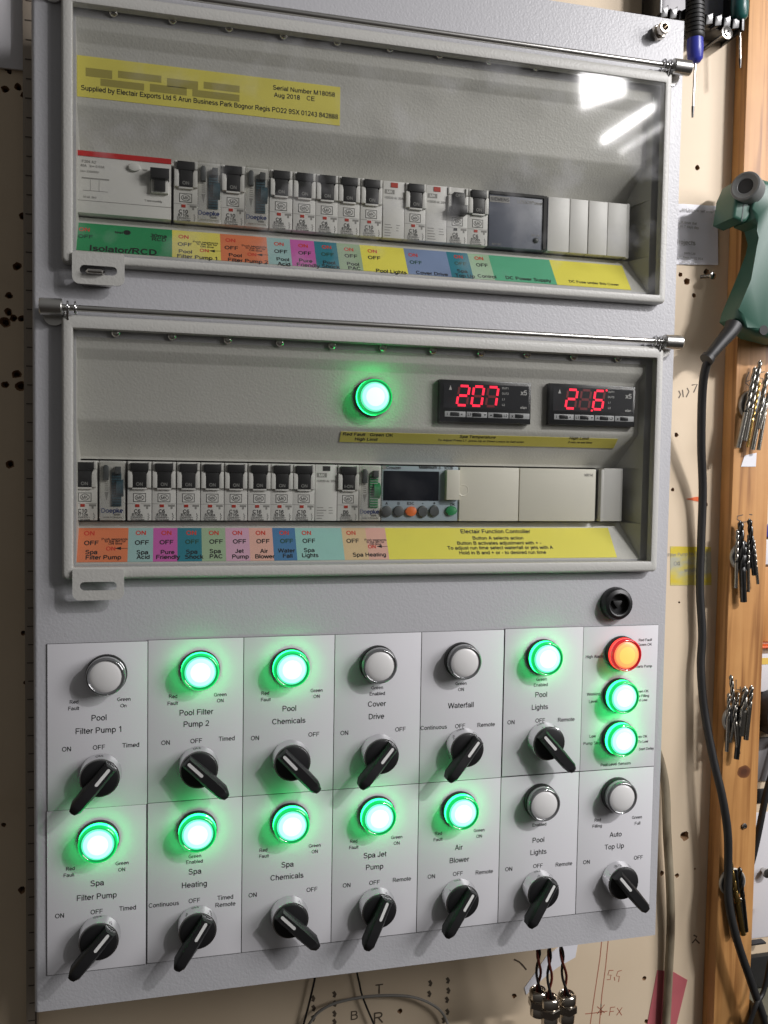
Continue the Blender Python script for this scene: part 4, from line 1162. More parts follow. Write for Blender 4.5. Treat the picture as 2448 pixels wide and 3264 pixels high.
# -------------------------------------------------- engraved label plates
ROW1 = [[('Red', 160, 1516, 0), ('Fault', 159, 1530, 0), ('Green', 268, 1510, 0), ('On', 267, 1524, 0), ('Pool', 214, 1550, 2), ('Filter Pump 1', 214, 1577, 2), ('ON', 144, 1618, 1), ('OFF', 214, 1614, 1), ('Timed', 283, 1609, 1)],
        [('Red', 374, 1504, 0), ('Fault', 373, 1519, 0), ('Green', 476, 1500, 0), ('ON', 476, 1513, 0), ('Pool Filter', 424, 1538, 2), ('Pump 2', 424, 1563, 2), ('ON', 358, 1604, 1), ('OFF', 424, 1600, 1), ('Timed', 490, 1595, 1)],
        [('Red', 573, 1497, 0), ('Fault', 574, 1511, 0), ('Green', 684, 1491, 0), ('ON', 684, 1504, 0), ('Pool', 625, 1530, 2), ('Chemicals', 624, 1557, 2), ('ON', 551, 1594, 1), ('OFF', 678, 1586, 1)],
        [('Green', 815, 1485, 0), ('Enabled', 815, 1498, 0), ('Cover', 814, 1520, 2), ('Drive', 813, 1547, 2), ('ON', 744, 1583, 1), ('OFF', 865, 1575, 1)],
        [('Green', 996, 1476, 0), ('ON', 996, 1489, 0), ('Waterfall', 996, 1523, 2), ('Continuous', 937, 1571, 1), ('OFF', 994, 1568, 1), ('Remote', 1050, 1565, 1)],
        [('Green', 1170, 1467, 0), ('Enabled', 1168, 1479, 0), ('Pool', 1169, 1500, 2), ('Lights', 1166, 1527, 2), ('ON', 1104, 1560, 1), ('OFF', 1167, 1556, 1), ('Remote', 1223, 1554, 1)],
        [('Red Fault', 1394, 1382, 3), ('Green OK', 1393, 1392, 3), ('High Alarm', 1284, 1418, 4), ('Starts Pump', 1390, 1439, 3), ('Working', 1282, 1499, 4), ('Level', 1281, 1515, 4), ('Green OK', 1386, 1493, 3), ('Now Filling', 1386, 1503, 3), ('Red Low', 1385, 1512, 3),
         ('Low', 1280, 1590, 4), ('Pump Stop', 1279, 1605, 4), ('Green OK', 1383, 1591, 3), ('Red To Low', 1382, 1602, 3), ('Start Delay', 1396, 1617, 3), ('Pool Level Sensors', 1330, 1650, 4)]]
ROW2 = [[('Red', 152, 1876, 0), ('Fault', 149, 1890, 0), ('Green', 264, 1864, 0), ('ON', 263, 1878, 0), ('Spa', 210, 1907, 2), ('Filter Pump', 209, 1936, 2), ('ON', 129, 1978, 1), ('OFF', 209, 1969, 1), ('Timed', 276, 1961, 1)],
        [('Green', 421, 1849, 0), ('Enabled', 420, 1861, 0), ('Spa', 421, 1882, 2), ('Heating', 420, 1910, 2), ('Continuous', 354, 1953, 1), ('OFF', 420, 1945, 1), ('Timed', 487, 1938, 1), ('Remote', 487, 1953, 1)],
        [('Red', 569, 1836, 0), ('Fault', 570, 1849, 0), ('Green', 680, 1826, 0), ('ON', 680, 1839, 0), ('Spa', 621, 1867, 2), ('Chemicals', 620, 1893, 2), ('ON', 546, 1933, 1), ('OFF', 674, 1921, 1)],
        [('Red', 764, 1817, 0), ('Fault', 764, 1830, 0), ('Green', 857, 1808, 0), ('ON', 857, 1821, 0), ('Spa Jet', 810, 1846, 2), ('Pump', 809, 1872, 2), ('ON', 749, 1912, 1), ('OFF', 809, 1906, 1), ('Remote', 868, 1899, 1)],
        [('Red', 947, 1800, 0), ('Fault', 946, 1813, 0), ('Green', 1035, 1793, 0), ('ON', 1035, 1806, 0), ('Air', 991, 1830, 2), ('Blower', 992, 1857, 2), ('ON', 932, 1893, 1), ('OFF', 989, 1887, 1), ('Remote', 1046, 1883, 1)],
        [('Green', 1166, 1769, 0), ('Enabled', 1165, 1781, 0), ('Pool', 1163, 1814, 2), ('Lights', 1163, 1840, 2), ('ON', 1099, 1877, 1), ('OFF', 1162, 1870, 1), ('Remote', 1218, 1866, 1)],
        [('Red', 1291, 1771, 0), ('Filling', 1290, 1784, 0), ('Green', 1376, 1765, 0), ('Full', 1377, 1778, 0), ('Auto', 1330, 1802, 2), ('Top Up', 1327, 1828, 2), ('ON', 1267, 1862, 1), ('OFF', 1379, 1852, 1)]]
SIZES = {0: 3.75, 1: 4.75, 2: 6.0, 3: 3.15, 4: 3.55}
PF = front(1.0)
TITLE1 = ['Pool Filter Pump 1', 'Pool Filter Pump 2', 'Pool Chemicals', 'Cover Drive', 'Waterfall', 'Pool Lights', 'Pool Level Sensors']
TITLE2 = ['Spa Filter Pump', 'Spa Heating', 'Spa Chemicals', 'Spa Jet Pump', 'Air Blower', 'Pool Lights', 'Auto Top Up']
JOG = {0: (0, -.6), 4: (0, .0), 5: (.5, .5), 6: (.3, .2)}
for r, (rows, titles) in enumerate(((ROW1, TITLE1), (ROW2, TITLE2))):
    for c, texts in enumerate(rows):
        jx, jz = (JOG.get(c, (0, 0)) if r == 0 else ((-.6, -.4) if c == 0 else (0, 0)))
        xa, xb = 70 * c + 0.3 + jx, 70 * (c + 1) - 0.3 + (jx if c != 4 else 0); zt, zb = -122.4 * r - 0.22 + jz, -122.4 * (r + 1) + 0.25 + jz
        b = MB(); b.box(xa - 0.2, xb + 0.2, zb - 0.2, zt + 0.2, 0.05, 0.85, 1); b.box(xa, xb, zb, zt, 0.4, 1.0, 0, 0.06)
        o = b.build('label_plate', [M['label'], M['edge']], cab, label='white label plate reading ' + titles[c] + (', top row' if titles[c] == 'Pool Lights' and r == 0 else ', bottom row' if titles[c] == 'Pool Lights' else ''))
        t = MB()
        for s_, px, py, k in texts:
            a = PF.px(px, py); t.text(s_, a[0], a[1], SIZES[k], PF, 0, 0.0, xs=0.93, lift=0.12)
        t.recalc = False; t.build('lettering', [M['ink']], o)

# -------------------------------------------------- lock and breather
x, z = at(1338, 1306, 8); org = (x, z, 0); F = Frame(org)
b = MB(); b.lathe([(0, 0.2), (13.8, 0.2), (14, 1.2), (13.6, 5.0), (12.4, 7.6), (9.6, 8.8), (8.6, 8.4), (8.2, 3.0), (0, 2.6)], n=48, F=F)
o = b.build('door_lock', [M['black']], cab, org)
b = MB(); b.prism([(-4, 3), (4, 3), (4, 1), (0, -4), (-4, 1)], 2.5, 5.5, 0, 0.7, F=F); b.build('lock_insert', [M['black_matt']], o, org)
x, z = at(1424, 69, 4); org = (x, z, 0); F = Frame(org)
b = MB(); b.lathe([(0, 0.2), (6.2, 0.2), (6.2, 5.2), (5.4, 5.8), (0, 5.8)], n=6, F=F, a0=0.3); b.lathe([(4.0, 5), (4.0, 8), (4.8, 8.4), (4.8, 12.4), (4.3, 13.0), (2.9, 13.0), (2.7, 8.0), (0, 8.0)], n=24, F=F)
b.build('breather_nipple', [M['nickel']], cab, org)

# -------------------------------------------------- temperature displays
SEG = {'2': 'abged', '0': 'abcdef', '7': 'abc', '6': 'afgedc', '8': 'abcdefg', ' ': ''}


def meter(px0, py0, px1, py1, digits, label):
    a = at(px0, py0, -1); c = at(px1, py1, -1)
    w, h = 77.5, 33.5
    org = (a[0] + w / 2, (a[1] + c[1]) / 2, -6); F = Frame(org)
    b = MB(); b.prism([(-w / 2, -h / 2), (w / 2, -h / 2), (w / 2, h / 2), (-w / 2, h / 2)], 0.2, 6, 0, 1.0, F=F)
    o = b.build('temperature_display', [M['meter']], cab, org, label)
    b = MB(); b.box(-w / 2 + 3, w / 2 - 2.5, -5.5, h / 2 - 3, 5.8, 6.2, 0, F=F); b.build('display_window', [M['meter_face']], o, org)
    lit = MB(); off = MB()
    for i, dgt in enumerate(digits):
        ox = -19.5 + 12.2 * i; oz = 4.4; H2 = 7.6; W2 = 4.2
        def sh(p): return (ox + p[0] + 0.14 * p[1], oz + p[1])
        segs = {'a': ((-W2 + .9, H2), (W2 - .9, H2)), 'g': ((-W2 + .9, 0), (W2 - .9, 0)), 'd': ((-W2 + .9, -H2), (W2 - .9, -H2)), 'f': ((-W2, .9), (-W2, H2 - .9)), 'b': ((W2, .9), (W2, H2 - .9)), 'e': ((-W2, -H2 + .9), (-W2, -.9)), 'c': ((W2, -H2 + .9), (W2, -.9))}
        for s_, (p, q) in segs.items():
            on = s_ in SEG[dgt]
            (lit if on else off).stroke([sh(p), sh(q)], 1.9, F, 0, 6.32)
    if '.' in label or digits == '2 6':
        lit.stroke([(-4.3 + 2.4, -4.4), (-4.3 + 4.0, -4.4)], 1.5, F, 0, 6.32); lit.stroke([(11.0, 12.6), (12.6, 12.6)], 1.5, F, 0, 6.32)
    lit.recalc = False; off.recalc = False
    lit.build('lit_digit', [M['led']], o, org); off.build('bleed_glow_segment', [M['led_off']], o, org)
    b = MB()
    for i in range(4): b.box(-34.5 + 18.2 * i, -17.2 + 18.2 * i, -12.6, -8.2, 5.9, 6.35, 0, 0.1, F=F)
    b.build('key_strip', [M['meter_key']], o, org)
    b = MB()
    for i in range(4): b.box((-29.8, -11.4, 6.6, 25.0)[i], (-22.4, -4.0, 14.0, 32.0)[i] if i < 3 else 32.0, -11.9, -8.9, 6.2, 6.9, 0, 0.5, F=F)
    b.build('key', [M['meter']], o, org)
    t = MB()
    for s_, a_, c_, sz in (('OUT1', 16, 11.5, 2.2), ('OUT2', 16, 7.2, 2.2), ('L1', 14.6, 2.6, 2.2), ('L2', 14.6, -1.8, 2.2), ('x5', 32, 8.5, 5.4), ('elan', 32, -3.4, 3.0)): t.text(s_, a_, c_, sz, F, 0, 0.008, lift=6.4)
    t.bm.faces.new([t.bm.verts.new(F(*p, 6.4)) for p in ((-31.5, 8.6), (-29, 8.6), (-30.2, 12.2))])
    for s_, a_, c_, sz in (('i', -32.4, -10.4, 3), ('L1', -13.8, -10.4, 2.8), ('L2', 16.6, -10.4, 2.8), ('x', 22.6, -10.4, 3.4)): t.text(s_, a_, c_, sz, F, 1, 0.015, lift=6.45)
    for pts in (((-1.9, -9.8), (0.3, -9.8), (-.8, -11.2)), ((3.2, -11.0), (5.4, -11.0), (4.3, -9.6)), ((-21.4, -10.4), (-19.9, -9.6), (-19.9, -11.2))):
        t.bm.faces.new([t.bm.verts.new(F(*p, 6.45)) for p in pts]).material_index = 1
    t.recalc = False; t.build('lettering', [M['whiteink'], M['ink']], o, org)
    return o


meter(950, 820, 1146, 916, '207', 'red digital display reading 207, nearer the green lamp')
meter(1187, 829, 1373, 921, '2 6', 'red digital display reading 2.6, nearer the right frame edge')

# ================================================================== TIMBER BATTEN
BD = -93.0
bl = [at(1571, 1370, BD)[0]][0]
bx0, bx1 = bl, bl + 41.5
b = MB(); b.box(bx0, bx1, -560, 760, WD + 0.5, BD, 0, 1.0)
bat = b.build('timber_batten', [M['pine']], None, (bx0 + 20, -400, BD), 'orange brown pine batten screwed to the wall right of the cabinet', 'batten')
BF = front(BD)
b = MB()
for pts in ([(1618, 803), (1612, 818), (1611, 828), (1618, 834), (1625, 828), (1623, 820), (1613, 824)], [(1629, 820), (1641, 812)], [(1652, 803), (1641, 805), (1640, 816), (1648, 818), (1647, 828), (1640, 829)],
            [(1605, 1112), (1593, 1115), (1592, 1122), (1600, 1126), (1598, 1134)], [(1604, 1128), (1613, 1127)], [(1618, 1111), (1625, 1112)], [(1590, 1468), (1590, 1489), (1601, 1490)], [(1599, 1483), (1599, 1496)]):
    b.stroke([at(px, py, BD) for px, py in pts], 1.0, BF)
b.recalc = False; b.build('pencil_number', [M['marker']], bat)
b = MB()
x, z = at(1607, 1667, BD)
for r, dd_ in ((7.2, .12), (5.6, .2), (3.4, .28)):
    pts = [(x + r * 1.05 * math.cos(i * .35) * (1 + .06 * math.sin(i * 2.1)), z + r * .9 * math.sin(i * .35) * (1 + .05 * math.cos(i * 1.7))) for i in range(18)]
    b.prism(pts, BD, BD + dd_, {7.2: 0, 5.6: 1, 3.4: 2}[r])
b.build('knot', [mat('knot_rim', (0.16, 0.06, 0.02), .55), mat('knot_wood', (0.115, 0.04, 0.016), .5, var=.3, vscale=200), mat('knot_heart', (0.085, 0.03, 0.013), .5, var=.3, vscale=200)], bat)


def ppath(pts, ds):
    if not isinstance(ds, (list, tuple)): ds = [ds] * len(pts)
    return [(*at(px, py, d), d) for (px, py), d in zip(pts, ds)]


def smooth_path(pts, n=8):
    P = [Vector(p) for p in pts]; out = []
    for i in range(len(P) - 1):
        p0 = P[max(i - 1, 0)]; p1 = P[i]; p2 = P[i + 1]; p3 = P[min(i + 2, len(P) - 1)]
        for k in range(n):
            t = k / n
            out.append(0.5 * ((2 * p1) + (p2 - p0) * t + (2 * p0 - 5 * p1 + 4 * p2 - p3) * t * t + (3 * p1 - p0 - 3 * p2 + p3) * t ** 3))
    out.append(P[-1]); return out


# screw in the batten, screws in the wall
def screw(px, py, tilt, length, rh, label, d_base, washer=False):
    x, z = at(px, py, d_base + length); org = (x - tilt[0], z - tilt[1], d_base)
    ax = Vector((tilt[0], tilt[1], length)).normalized()
    uu = ax.cross(Vector((0, 1, 0))).normalized(); vv = ax.cross(uu)
    F = Frame(org, uu, vv)
    sgn = 1 if F.n.dot(ax) > 0 else -1
    Lh = Vector((tilt[0], tilt[1], length)).length
    b = MB()
    prof = [(0, -4)]
    k = -4
    while k < Lh - 2.2:
        prof += [(1.35, k), (1.9, k + .45), (1.35, k + .9)]; k += 1.3
    prof += [(1.6, Lh - 2), (rh, Lh - 0.7), (rh, Lh - .2), (rh * .8, Lh + .5), (1.2, Lh + .7), (1.0, Lh - .2), (0, Lh - .2)]
    if washer: prof = prof[:-7] + [(1.6, Lh - 2.6), (rh * 1.35, Lh - 2.2), (rh * 1.35, Lh - 1.2), (rh, Lh - .9), (rh, Lh - .2), (rh * .8, Lh + .3), (1.4, Lh + .4), (1.2, Lh - .8), (0, Lh - .8)]
    b.lathe([(r, d * sgn) for r, d in prof], n=20, F=F)
    for a in (0, math.pi / 2):
        c_, s_ = math.cos(a + .4), math.sin(a + .4)
        b.prism([(rh * .5 * c_ - .4 * s_, rh * .5 * s_ + .4 * c_), (rh * .5 * c_ + .4 * s_, rh * .5 * s_ - .4 * c_), (-rh * .5 * c_ + .4 * s_, -rh * .5 * s_ - .4 * c_), (-rh * .5 * c_ - .4 * s_, -rh * .5 * s_ + .4 * c_)],
                min(sgn * (Lh + .2), sgn * (Lh + .72)), max(sgn * (Lh + .2), sgn * (Lh + .72)), 1, F=F)
    return b.build('screw', [M['steel'], M['dark_gap']], None, org, label, 'screw')


screw(1573, 68, (4, 2.0), 34, 4.6, 'long screw with a broad washer head sticking out below the black tool rack', WD, True)
screw(1541, 595, (3.5, -1.5), 15, 4.0, 'short bright screw standing out of the wall below the white notice', WD)
screw(1609, 1785, (0, 0), 1.6, 3.0, 'brass coloured screw sunk in the pine batten near its foot', BD)


def boxpts(px0, py0, px1, py1, d):
    a = at(px0, py1, d); c = at(px1, py0, d)
    return a[0], c[0], a[1], c[1]


# white notice
d = WD + 0.9
b = MB(); P = [at(1456, 571, d), at(1550, 573, d), at(1551, 440 + 5, d), at(1462, 440, d)]
nx, nz = 10, 14
G = {}
for i in range(nx + 1):
    for j in range(nz + 1):
        u_ = i / nx; v_ = j / nz
        x = P[0][0] * (1 - u_) * (1 - v_) + P[1][0] * u_ * (1 - v_) + P[2][0] * u_ * v_ + P[3][0] * (1 - u_) * v_
        z = P[0][1] * (1 - u_) * (1 - v_) + P[1][1] * u_ * (1 - v_) + P[2][1] * u_ * v_ + P[3][1] * (1 - u_) * v_
        G[i, j] = b.bm.verts.new((x, z, d + 0.5 * math.sin(3 * u_ + 4 * v_) ** 2 + 1.0 * max(0, u_ - .6) * max(0, .35 - v_) * 8))
for i in range(nx):
    for j in range(nz): b.bm.faces.new([G[i, j], G[i + 1, j], G[i + 1, j + 1], G[i, j + 1]]).smooth = True
nt_ = b.build('paper_notice', [M['notice']], None, (P[0][0], P[0][1], WD), 'white printed paper notice stuck on the wall, half hidden by the cabinet', 'notice')
t = MB(); NF = front(d + 2.2)
for px, py, s_, sz in ((1507, 455, 'and leave to self enter', 3.6), (1486, 481, 'OK timer dial', 3.4), (1487, 490, 'turn 7 days day', 3.4), (1480, 523, 'Projects', 6.4), (1490, 547, 'ports Ltd', 3.2), (1490, 557, 'gnor Regis PO22 9SX', 3.0), (1488, 566, 'electair.com', 3.0)):
    a = at(px, py, d + 2.2); t.text(s_, a[0], a[1], sz, NF, 0, 0.004, lift=0)
t.recalc = False; t.build('lettering', [M['greyink']], nt_)
# worn yellow wall label
d = WD + 0.3
b = MB(); b.prism([at(1448, 1265, d), at(1537, 1264, d), at(1536, 1182, d), at(1448, 1180, d)], WD + 0.05, d)
o = b.build('wall_label', [M['sticker_old']], None, (*at(1490, 1265, d), WD), 'worn yellow label with faded handwriting crossed by the black cable', 'label')
t = MB(); LF = front(d)
for px, py, s_, sz in ((1474, 1197, 'Filter Pump No 1', 4.4), (1462, 1217, 'Off', 5.6), (1496, 1230, 'winding', 5.6), (1508, 1244, '2.5', 4.4)):
    a = at(px, py, d); t.text(s_, a[0], a[1], sz, LF, 0, 0.0, lift=.1, rot=0.05)
t.recalc = False; t.build('lettering', [M['greyink']], o)
# pink tape
b = MB(); d = WD + 0.5
b.prism([at(1420, 2096, d), at(1454, 2099, d), at(1485, 2117, d), at(1455, 2240, d), at(1393, 2240, d)], WD + .05, d)
b.build('pink_tape', [M['pink']], None, (*at(1460, 2212, d), WD), 'strip of pink tape on the wall behind the dirty cable', 'tape')
# white paper behind glands
b = MB(); d = WD + 0.6
b.prism([at(1215, 2040, d), at(1248, 2040, d), at(1243, 2068, d), at(1206, 2089, d), at(1172, 2115, d), at(1137, 2149, d), at(1133, 2134, d), at(1163, 2092, d), at(1180, 2066, d)], WD + .05, d)
b.build('torn_paper', [M['notice']], None, (*at(1230, 2100, d), WD), 'torn white paper scrap on the wall behind the hanging cable glands', 'paper')
b = MB(); b.prism([at(1608, 984, BD), at(1634, 978, BD), at(1632, 1008, BD), at(1600, 1008, BD)][::1], BD + .1, BD + .5)
b.build('white_scrap', [M['notice']], None, (*at(1618, 1008, BD), BD), 'small torn white sticker scrap on the pine batten', 'sticker')

# cables
b = MB(); pts = [(1340, 1490), (1385, 1540), (1422, 1630), (1437, 1700), (1441, 1800), (1447, 1905), (1449, 1998), (1445, 2090), (1438, 2230)]
b.tube(smooth_path(ppath(pts, [-104, -105, -106, -106, -104, -104, -105, -106, -106])), 4.2, 12)
b.build('dirty_cable', [M['cable_old']], None, (*at(1440, 2212, -105), -105), 'dirty grey brown cable hanging down the wall beside the cabinet', 'cable')
b = MB(); b.tube(smooth_path(ppath([(646, 2250), (668, 2212), (690, 2185), (730, 2165), (800, 2152), (880, 2152), (930, 2168), (960, 2195), (978, 2250)], -106)), 1.3, 8)
b.build('thin_grey_cable', [M['grey_wire']], None, (*at(800, 2150, -106), -106), 'thin grey cable looping along the shaded wall under the cabinet', 'cable')
b = MB(); b.tube(smooth_path(ppath([(684, 2095), (672, 2150), (654, 2220)], -108)), 1.0, 8)
b.build('thin_dark_wire', [M['wire_black']], None, (*at(690, 2140, -108), -108), 'thin dark wire hanging straight under the cabinet, left of the other', 'wire', 'thin wires under the cabinet')
b = MB(); b.tube(smooth_path(ppath([(766, 2080), (775, 2118), (784, 2155), (811, 2220)], -108)), 0.9, 8)
b.build('thin_dark_wire', [M['wire_black']], None, (*at(870, 2140, -108), -108), 'thin dark wire slanting rightwards under the cabinet, right of the other', 'wire', 'thin wires under the cabinet')

# ------------------------------------------------------------------ heat gun
def g(x, y): return ((2230 + x / 3.404) / S, (500 + y / 3.404) / S)


GD0, GD1 = -84.0, -58.0
hn = [g(*p) for p in ((645, 205), (960, 300), (1050, 640), (905, 720), (742, 640), (605, 580), (610, 400))]
gun = empty('heat_gun', (*at(*g(600, 1300), -70), -70), 'dark green hot air gun hanging in front of the pine batten', 'heat gun')
b = MB()
out = [g(*p) for p in ((600, 195), (960, 295), (1150, 700), (1150, 2000), (900, 2000), (640, 1935), (520, 1850), (400, 1750), (425, 1650), (560, 1330), (690, 1000), (716, 880), (680, 740), (560, 690), (580, 560))]
b.prism([at(px, py, GD1) for px, py in out], GD0, GD1, 0, 7.0, seg=4)
b.build('handle_body', [M['gun']], gun, smooth=35)
b = MB()   # blunt nose block turned towards the viewer's left
n0 = [g(*p) for p in ((400, 395), (470, 235), (560, 180), (640, 200), (640, 420), (600, 575), (520, 690), (480, 708), (362, 658))]
b.prism([at(px, py, -62) for px, py in n0], -92.8, -62, 0, 3.0, seg=3)
b.build('nose_block', [M['gun']], gun, smooth=35)
x, z = at(*g(492, 322), -58); ax = Vector((-0.80, 0.10, 0.60)).normalized(); uu = ax.cross(Vector((0, 1, 0))).normalized(); vv = ax.cross(uu)
F = Frame((x, z, -57), uu, vv); sg = 1 if F.n.dot(ax) > 0 else -1
b = MB(); b.lathe([(r, d * sg) for r, d in ((13.6, -14), (13.6, 0.5), (13.2, 1.4), (11.6, 1.9), (10.6, 1.2), (7.4, 0.9), (7.0, 0.3))], n=40, F=F)
b.lathe([(r, d * sg) for r, d in ((7.0, 0.35), (0, 0.32))], n=40, mi=1, F=F, cap=False)
b.build('nozzle', [M['gun_dark'], M['dark_gap']], gun)
b = MB(); b.stroke([at(*g(485, 455), -61.9), at(*g(455, 700), -61.9)], 0.6, front(-61.7)); b.build('seam', [M['edge']], gun)
b = MB(); x, z = at(*g(696, 1880), GD1); b.lathe([(4.6, GD1 - 1), (4.6, GD1 + .25)], x, z, 20); b.build('screw_recess', [M['dark_gap']], gun)
b = MB(); pth = smooth_path(ppath([g(370, 1830), g(330, 1900), g(210, 2040), g(85, 2190)], [-66, -64, -62, -60]), 6)
b.tube(pth, 6, 16, rr=[8.2 - 3.4 * i / (len(pth) - 1) for i in range(len(pth))])
e_ = pth[-1]; e2 = pth[-2]; dr = (e_ - e2).normalized()
b.tube([e_ - dr * 2.2, e_, e_ + dr * 1.8], 6.6, 16)
b.build('strain_relief', [M['black_matt']], gun, smooth=50)
b = MB()
cp = [(1536, 768), (1524, 796), (1517, 850), (1515, 960), (1518, 1060), (1515, 1160), (1512, 1270), (1517, 1370), (1514, 1440), (1521, 1530), (1541, 1640), (1560, 1720), (1572, 1800), (1573, 1880), (1574, 1950), (1592, 2030), (1622, 2120), (1650, 2200), (1672, 2270)]
cd = [-60, -66, -76, -90, -100, -104, -105, -104, -103, -100, -92, -86, -84, -84, -80, -76, -74, -72, -72]
b.tube(smooth_path(ppath(cp, cd)), 4.0, 14)
b.build('power_cord', [M['black_matt']], gun)
b = MB(); b.tube(smooth_path(ppath([(1690, 1930), (1674, 2000), (1664, 2070), (1650, 2139), (1632, 2174), (1606, 2250)], [-84, -80, -76, -74, -70, -70])), 2.4, 10)
b.build('thin_black_cord', [M['black_matt']], None, (*at(1640, 2120, -74), -74), 'thinner black cord crossing over the heat gun cord at bottom right', 'cord')

b = MB(); b.tube(smooth_path(ppath([(1690, 1600), (1668, 1670), (1655, 1715), (1642, 1780), (1628, 1845), (1615, 1890)], [-100, -101, -102, -103, -104, -105])), 3.4, 12)
b.build('black_hose', [M['black_matt']], None, (*at(1655, 1715, -102), -102), 'black hose slanting across the white locker right of the batten', 'hose')

# ------------------------------------------------------------------ magnets and drill bits
def drill(p0, p1, dia, flute, label, m='drill', dd=(-87, -86), grp=None):
    A = Vector((*at(*p0, dd[0]), dd[0])); B = Vector((*at(*p1, dd[1]), dd[1]))
    ax = (B - A); Ln = ax.length; ax.normalize()
    uu = ax.cross(Vector((0, 0, 1))).normalized(); vv = ax.cross(uu)
    b = MB(); r = dia / 2; n = 16; rings = []
    steps = 46
    pitch = dia * 3.6
    for i in range(steps + 1):
        t = i / steps; s_ = t * Ln
        fl = 1.0 if t < flute else 0.0
        ring_ = []
        tip = min(1, s_ / (dia * 0.5)) if dia else 1
        for k in range(n):
            th = 2 * math.pi * k / n
            rad = r * (0.12 + 0.88 * tip)
            if fl: rad *= 0.56 + 0.44 * abs(math.cos(th)) ** 0.55
            ph = th + (s_ / pitch) * 2 * math.pi * (1 if t < flute else 0)
            ring_.append(b.bm.verts.new(A + ax * s_ + uu * (rad * math.cos(ph)) + vv * (rad * math.sin(ph))))
        rings.append(ring_)
    for P_, Q_ in zip(rings, rings[1:]):
        for k in range(n): b.bm.faces.new([P_[k], P_[(k + 1) % n], Q_[(k + 1) % n], Q_[k]]).smooth = True
    b.bm.faces.new(rings[0][::-1]); b.bm.faces.new(rings[-1])
    return b.build('drill_bit', [M[m]], None, tuple(B), label, 'drill bit', grp, smooth=50)


def q1(x, y): return ((2300 + x / 5.53) / S, (1100 + y / 5.53) / S)
def q2(x, y): return ((1948 + x / 3.16) / S, (1200 + y / 3.16) / S)
def q3(x, y): return ((1948 + x / 3.16) / S, (1800 + y / 3.16) / S)
def q4(x, y): return ((1948 + x / 2.896) / S, (2500 + y / 2.896) / S)


def magnet(c, r, label):
    x, z = at(*c, BD + 2); org = (x, z, BD); F = Frame(org)
    b = MB(); b.lathe([(0, .1), (r, .1), (r, 2.6), (r - .7, 3.2)], n=40, mi=1, F=F); b.lathe([(r - .8, 3.0), (r - 1.6, 3.3), (0, 3.3)], n=40, mi=0, F=F, cap=False)
    return b.build('magnet', [M['pewter'], M['magnet_rim']], None, org, label, 'magnet', 'round magnets on the batten')


magnet(q1(560, 1060), 15.5, 'highest of the four round magnets, holding bright drill bits')
magnet(q2(1335, 1815), 14.6, 'second round magnet down, holding black drill bits')
magnet(q3(1255, 1560), 14.6, 'third round magnet down, holding mixed stubby drill bits')
magnet(q4(1122, 905), 14.6, 'lowest round magnet, half behind the black cord')
G1 = 'drill bits on the highest magnet'; G2 = 'drill bits on the second magnet'; G3 = 'drill bits on the third magnet'; G4 = 'drill bits on the lowest magnet'
for p0, p1, dia, fl, lb, m, dd in (
    (q1(600, 375), q1(295, 1815), 5.0, .56, 'leftmost bright drill bit on the highest magnet', 'drill', (-84, -86)),
    (q1(690, 260), q1(410, 1690), 5.0, .60, 'drill bit whose tip stands highest of the bright bunch', 'drill', (-83, -85)),
    (q1(672, 640), q1(455, 1800), 3.4, .58, 'golden drill bit among the bright ones on the highest magnet', 'gold', (-87, -87)),
    (q1(812, 470), q1(540, 1845), 5.0, .53, 'bright drill bit with the lowest shank end, fourth across', 'drill', (-84, -85)),
    (q1(830, 820), q1(650, 1850), 3.8, .42, 'slim bright drill bit at the right side of the highest magnet', 'drill', (-86, -86)),
    (q1(900, 620), q1(670, 1480), 3.2, .50, 'shortest drill bit on the highest magnet, ending above the others', 'drill', (-82, -82))):
    drill(p0, p1, dia, fl, lb, m, dd, G1)
for p0, p1, dia, fl, lb, m in (
    (q2(1272, 1540), q2(1255, 2130), 3.6, .55, 'leftmost grey drill bit on the second magnet', 'drill'),
    (q2(1303, 1450), q2(1335, 2270), 6.4, .60, 'thick black drill bit reaching lowest on the second magnet', 'drill_dark'),
    (q2(1392, 1430), q2(1445, 2000), 5.4, .62, 'black drill bit leaning right on the second magnet', 'drill_dark'),
    (q2(1382, 1590), q2(1382, 2170), 3.0, .50, 'thin grey drill bit hanging plumb on the second magnet', 'drill'),
    (q2(1436, 1640), q2(1478, 2090), 3.0, .60, 'rightmost thin drill bit on the second magnet', 'drill'),
    (q2(1345, 1650), q2(1330, 2050), 4.5, .60, 'short black drill bit in the middle of the second magnet', 'drill_dark')):
    drill(p0, p1, dia, fl, lb, m, (-86 + random.uniform(0, 2), -86), G2)
for p0, p1, dia, fl, lb, m in (
    (q3(1205, 1108), q3(1278, 1900), 4.6, .62, 'bent looking long drill bit with the highest tip on the third magnet', 'drill'),
    (q3(1185, 1290), q3(1165, 1880), 3.8, .45, 'leftmost drill bit on the third magnet', 'drill'),
    (q3(1285, 1285), q3(1200, 1790), 3.0, .5, 'thin drill bit slanting left on the third magnet', 'drill'),
    (q3(1352, 1222), q3(1300, 1720), 7.4, .5, 'fat twist drill bit on the third magnet', 'drill'),
    (q3(1415, 1212), q3(1358, 1762), 5.0, .38, 'rightmost drill bit with a long shank on the third magnet', 'drill'),
    (q3(1310, 1480), q3(1262, 1955), 5.2, .3, 'dark stepped drill bit reaching lowest on the third magnet', 'drill_dark')):
    drill(p0, p1, dia, fl, lb, m, (-84 - random.uniform(0, 2), -86), G3)
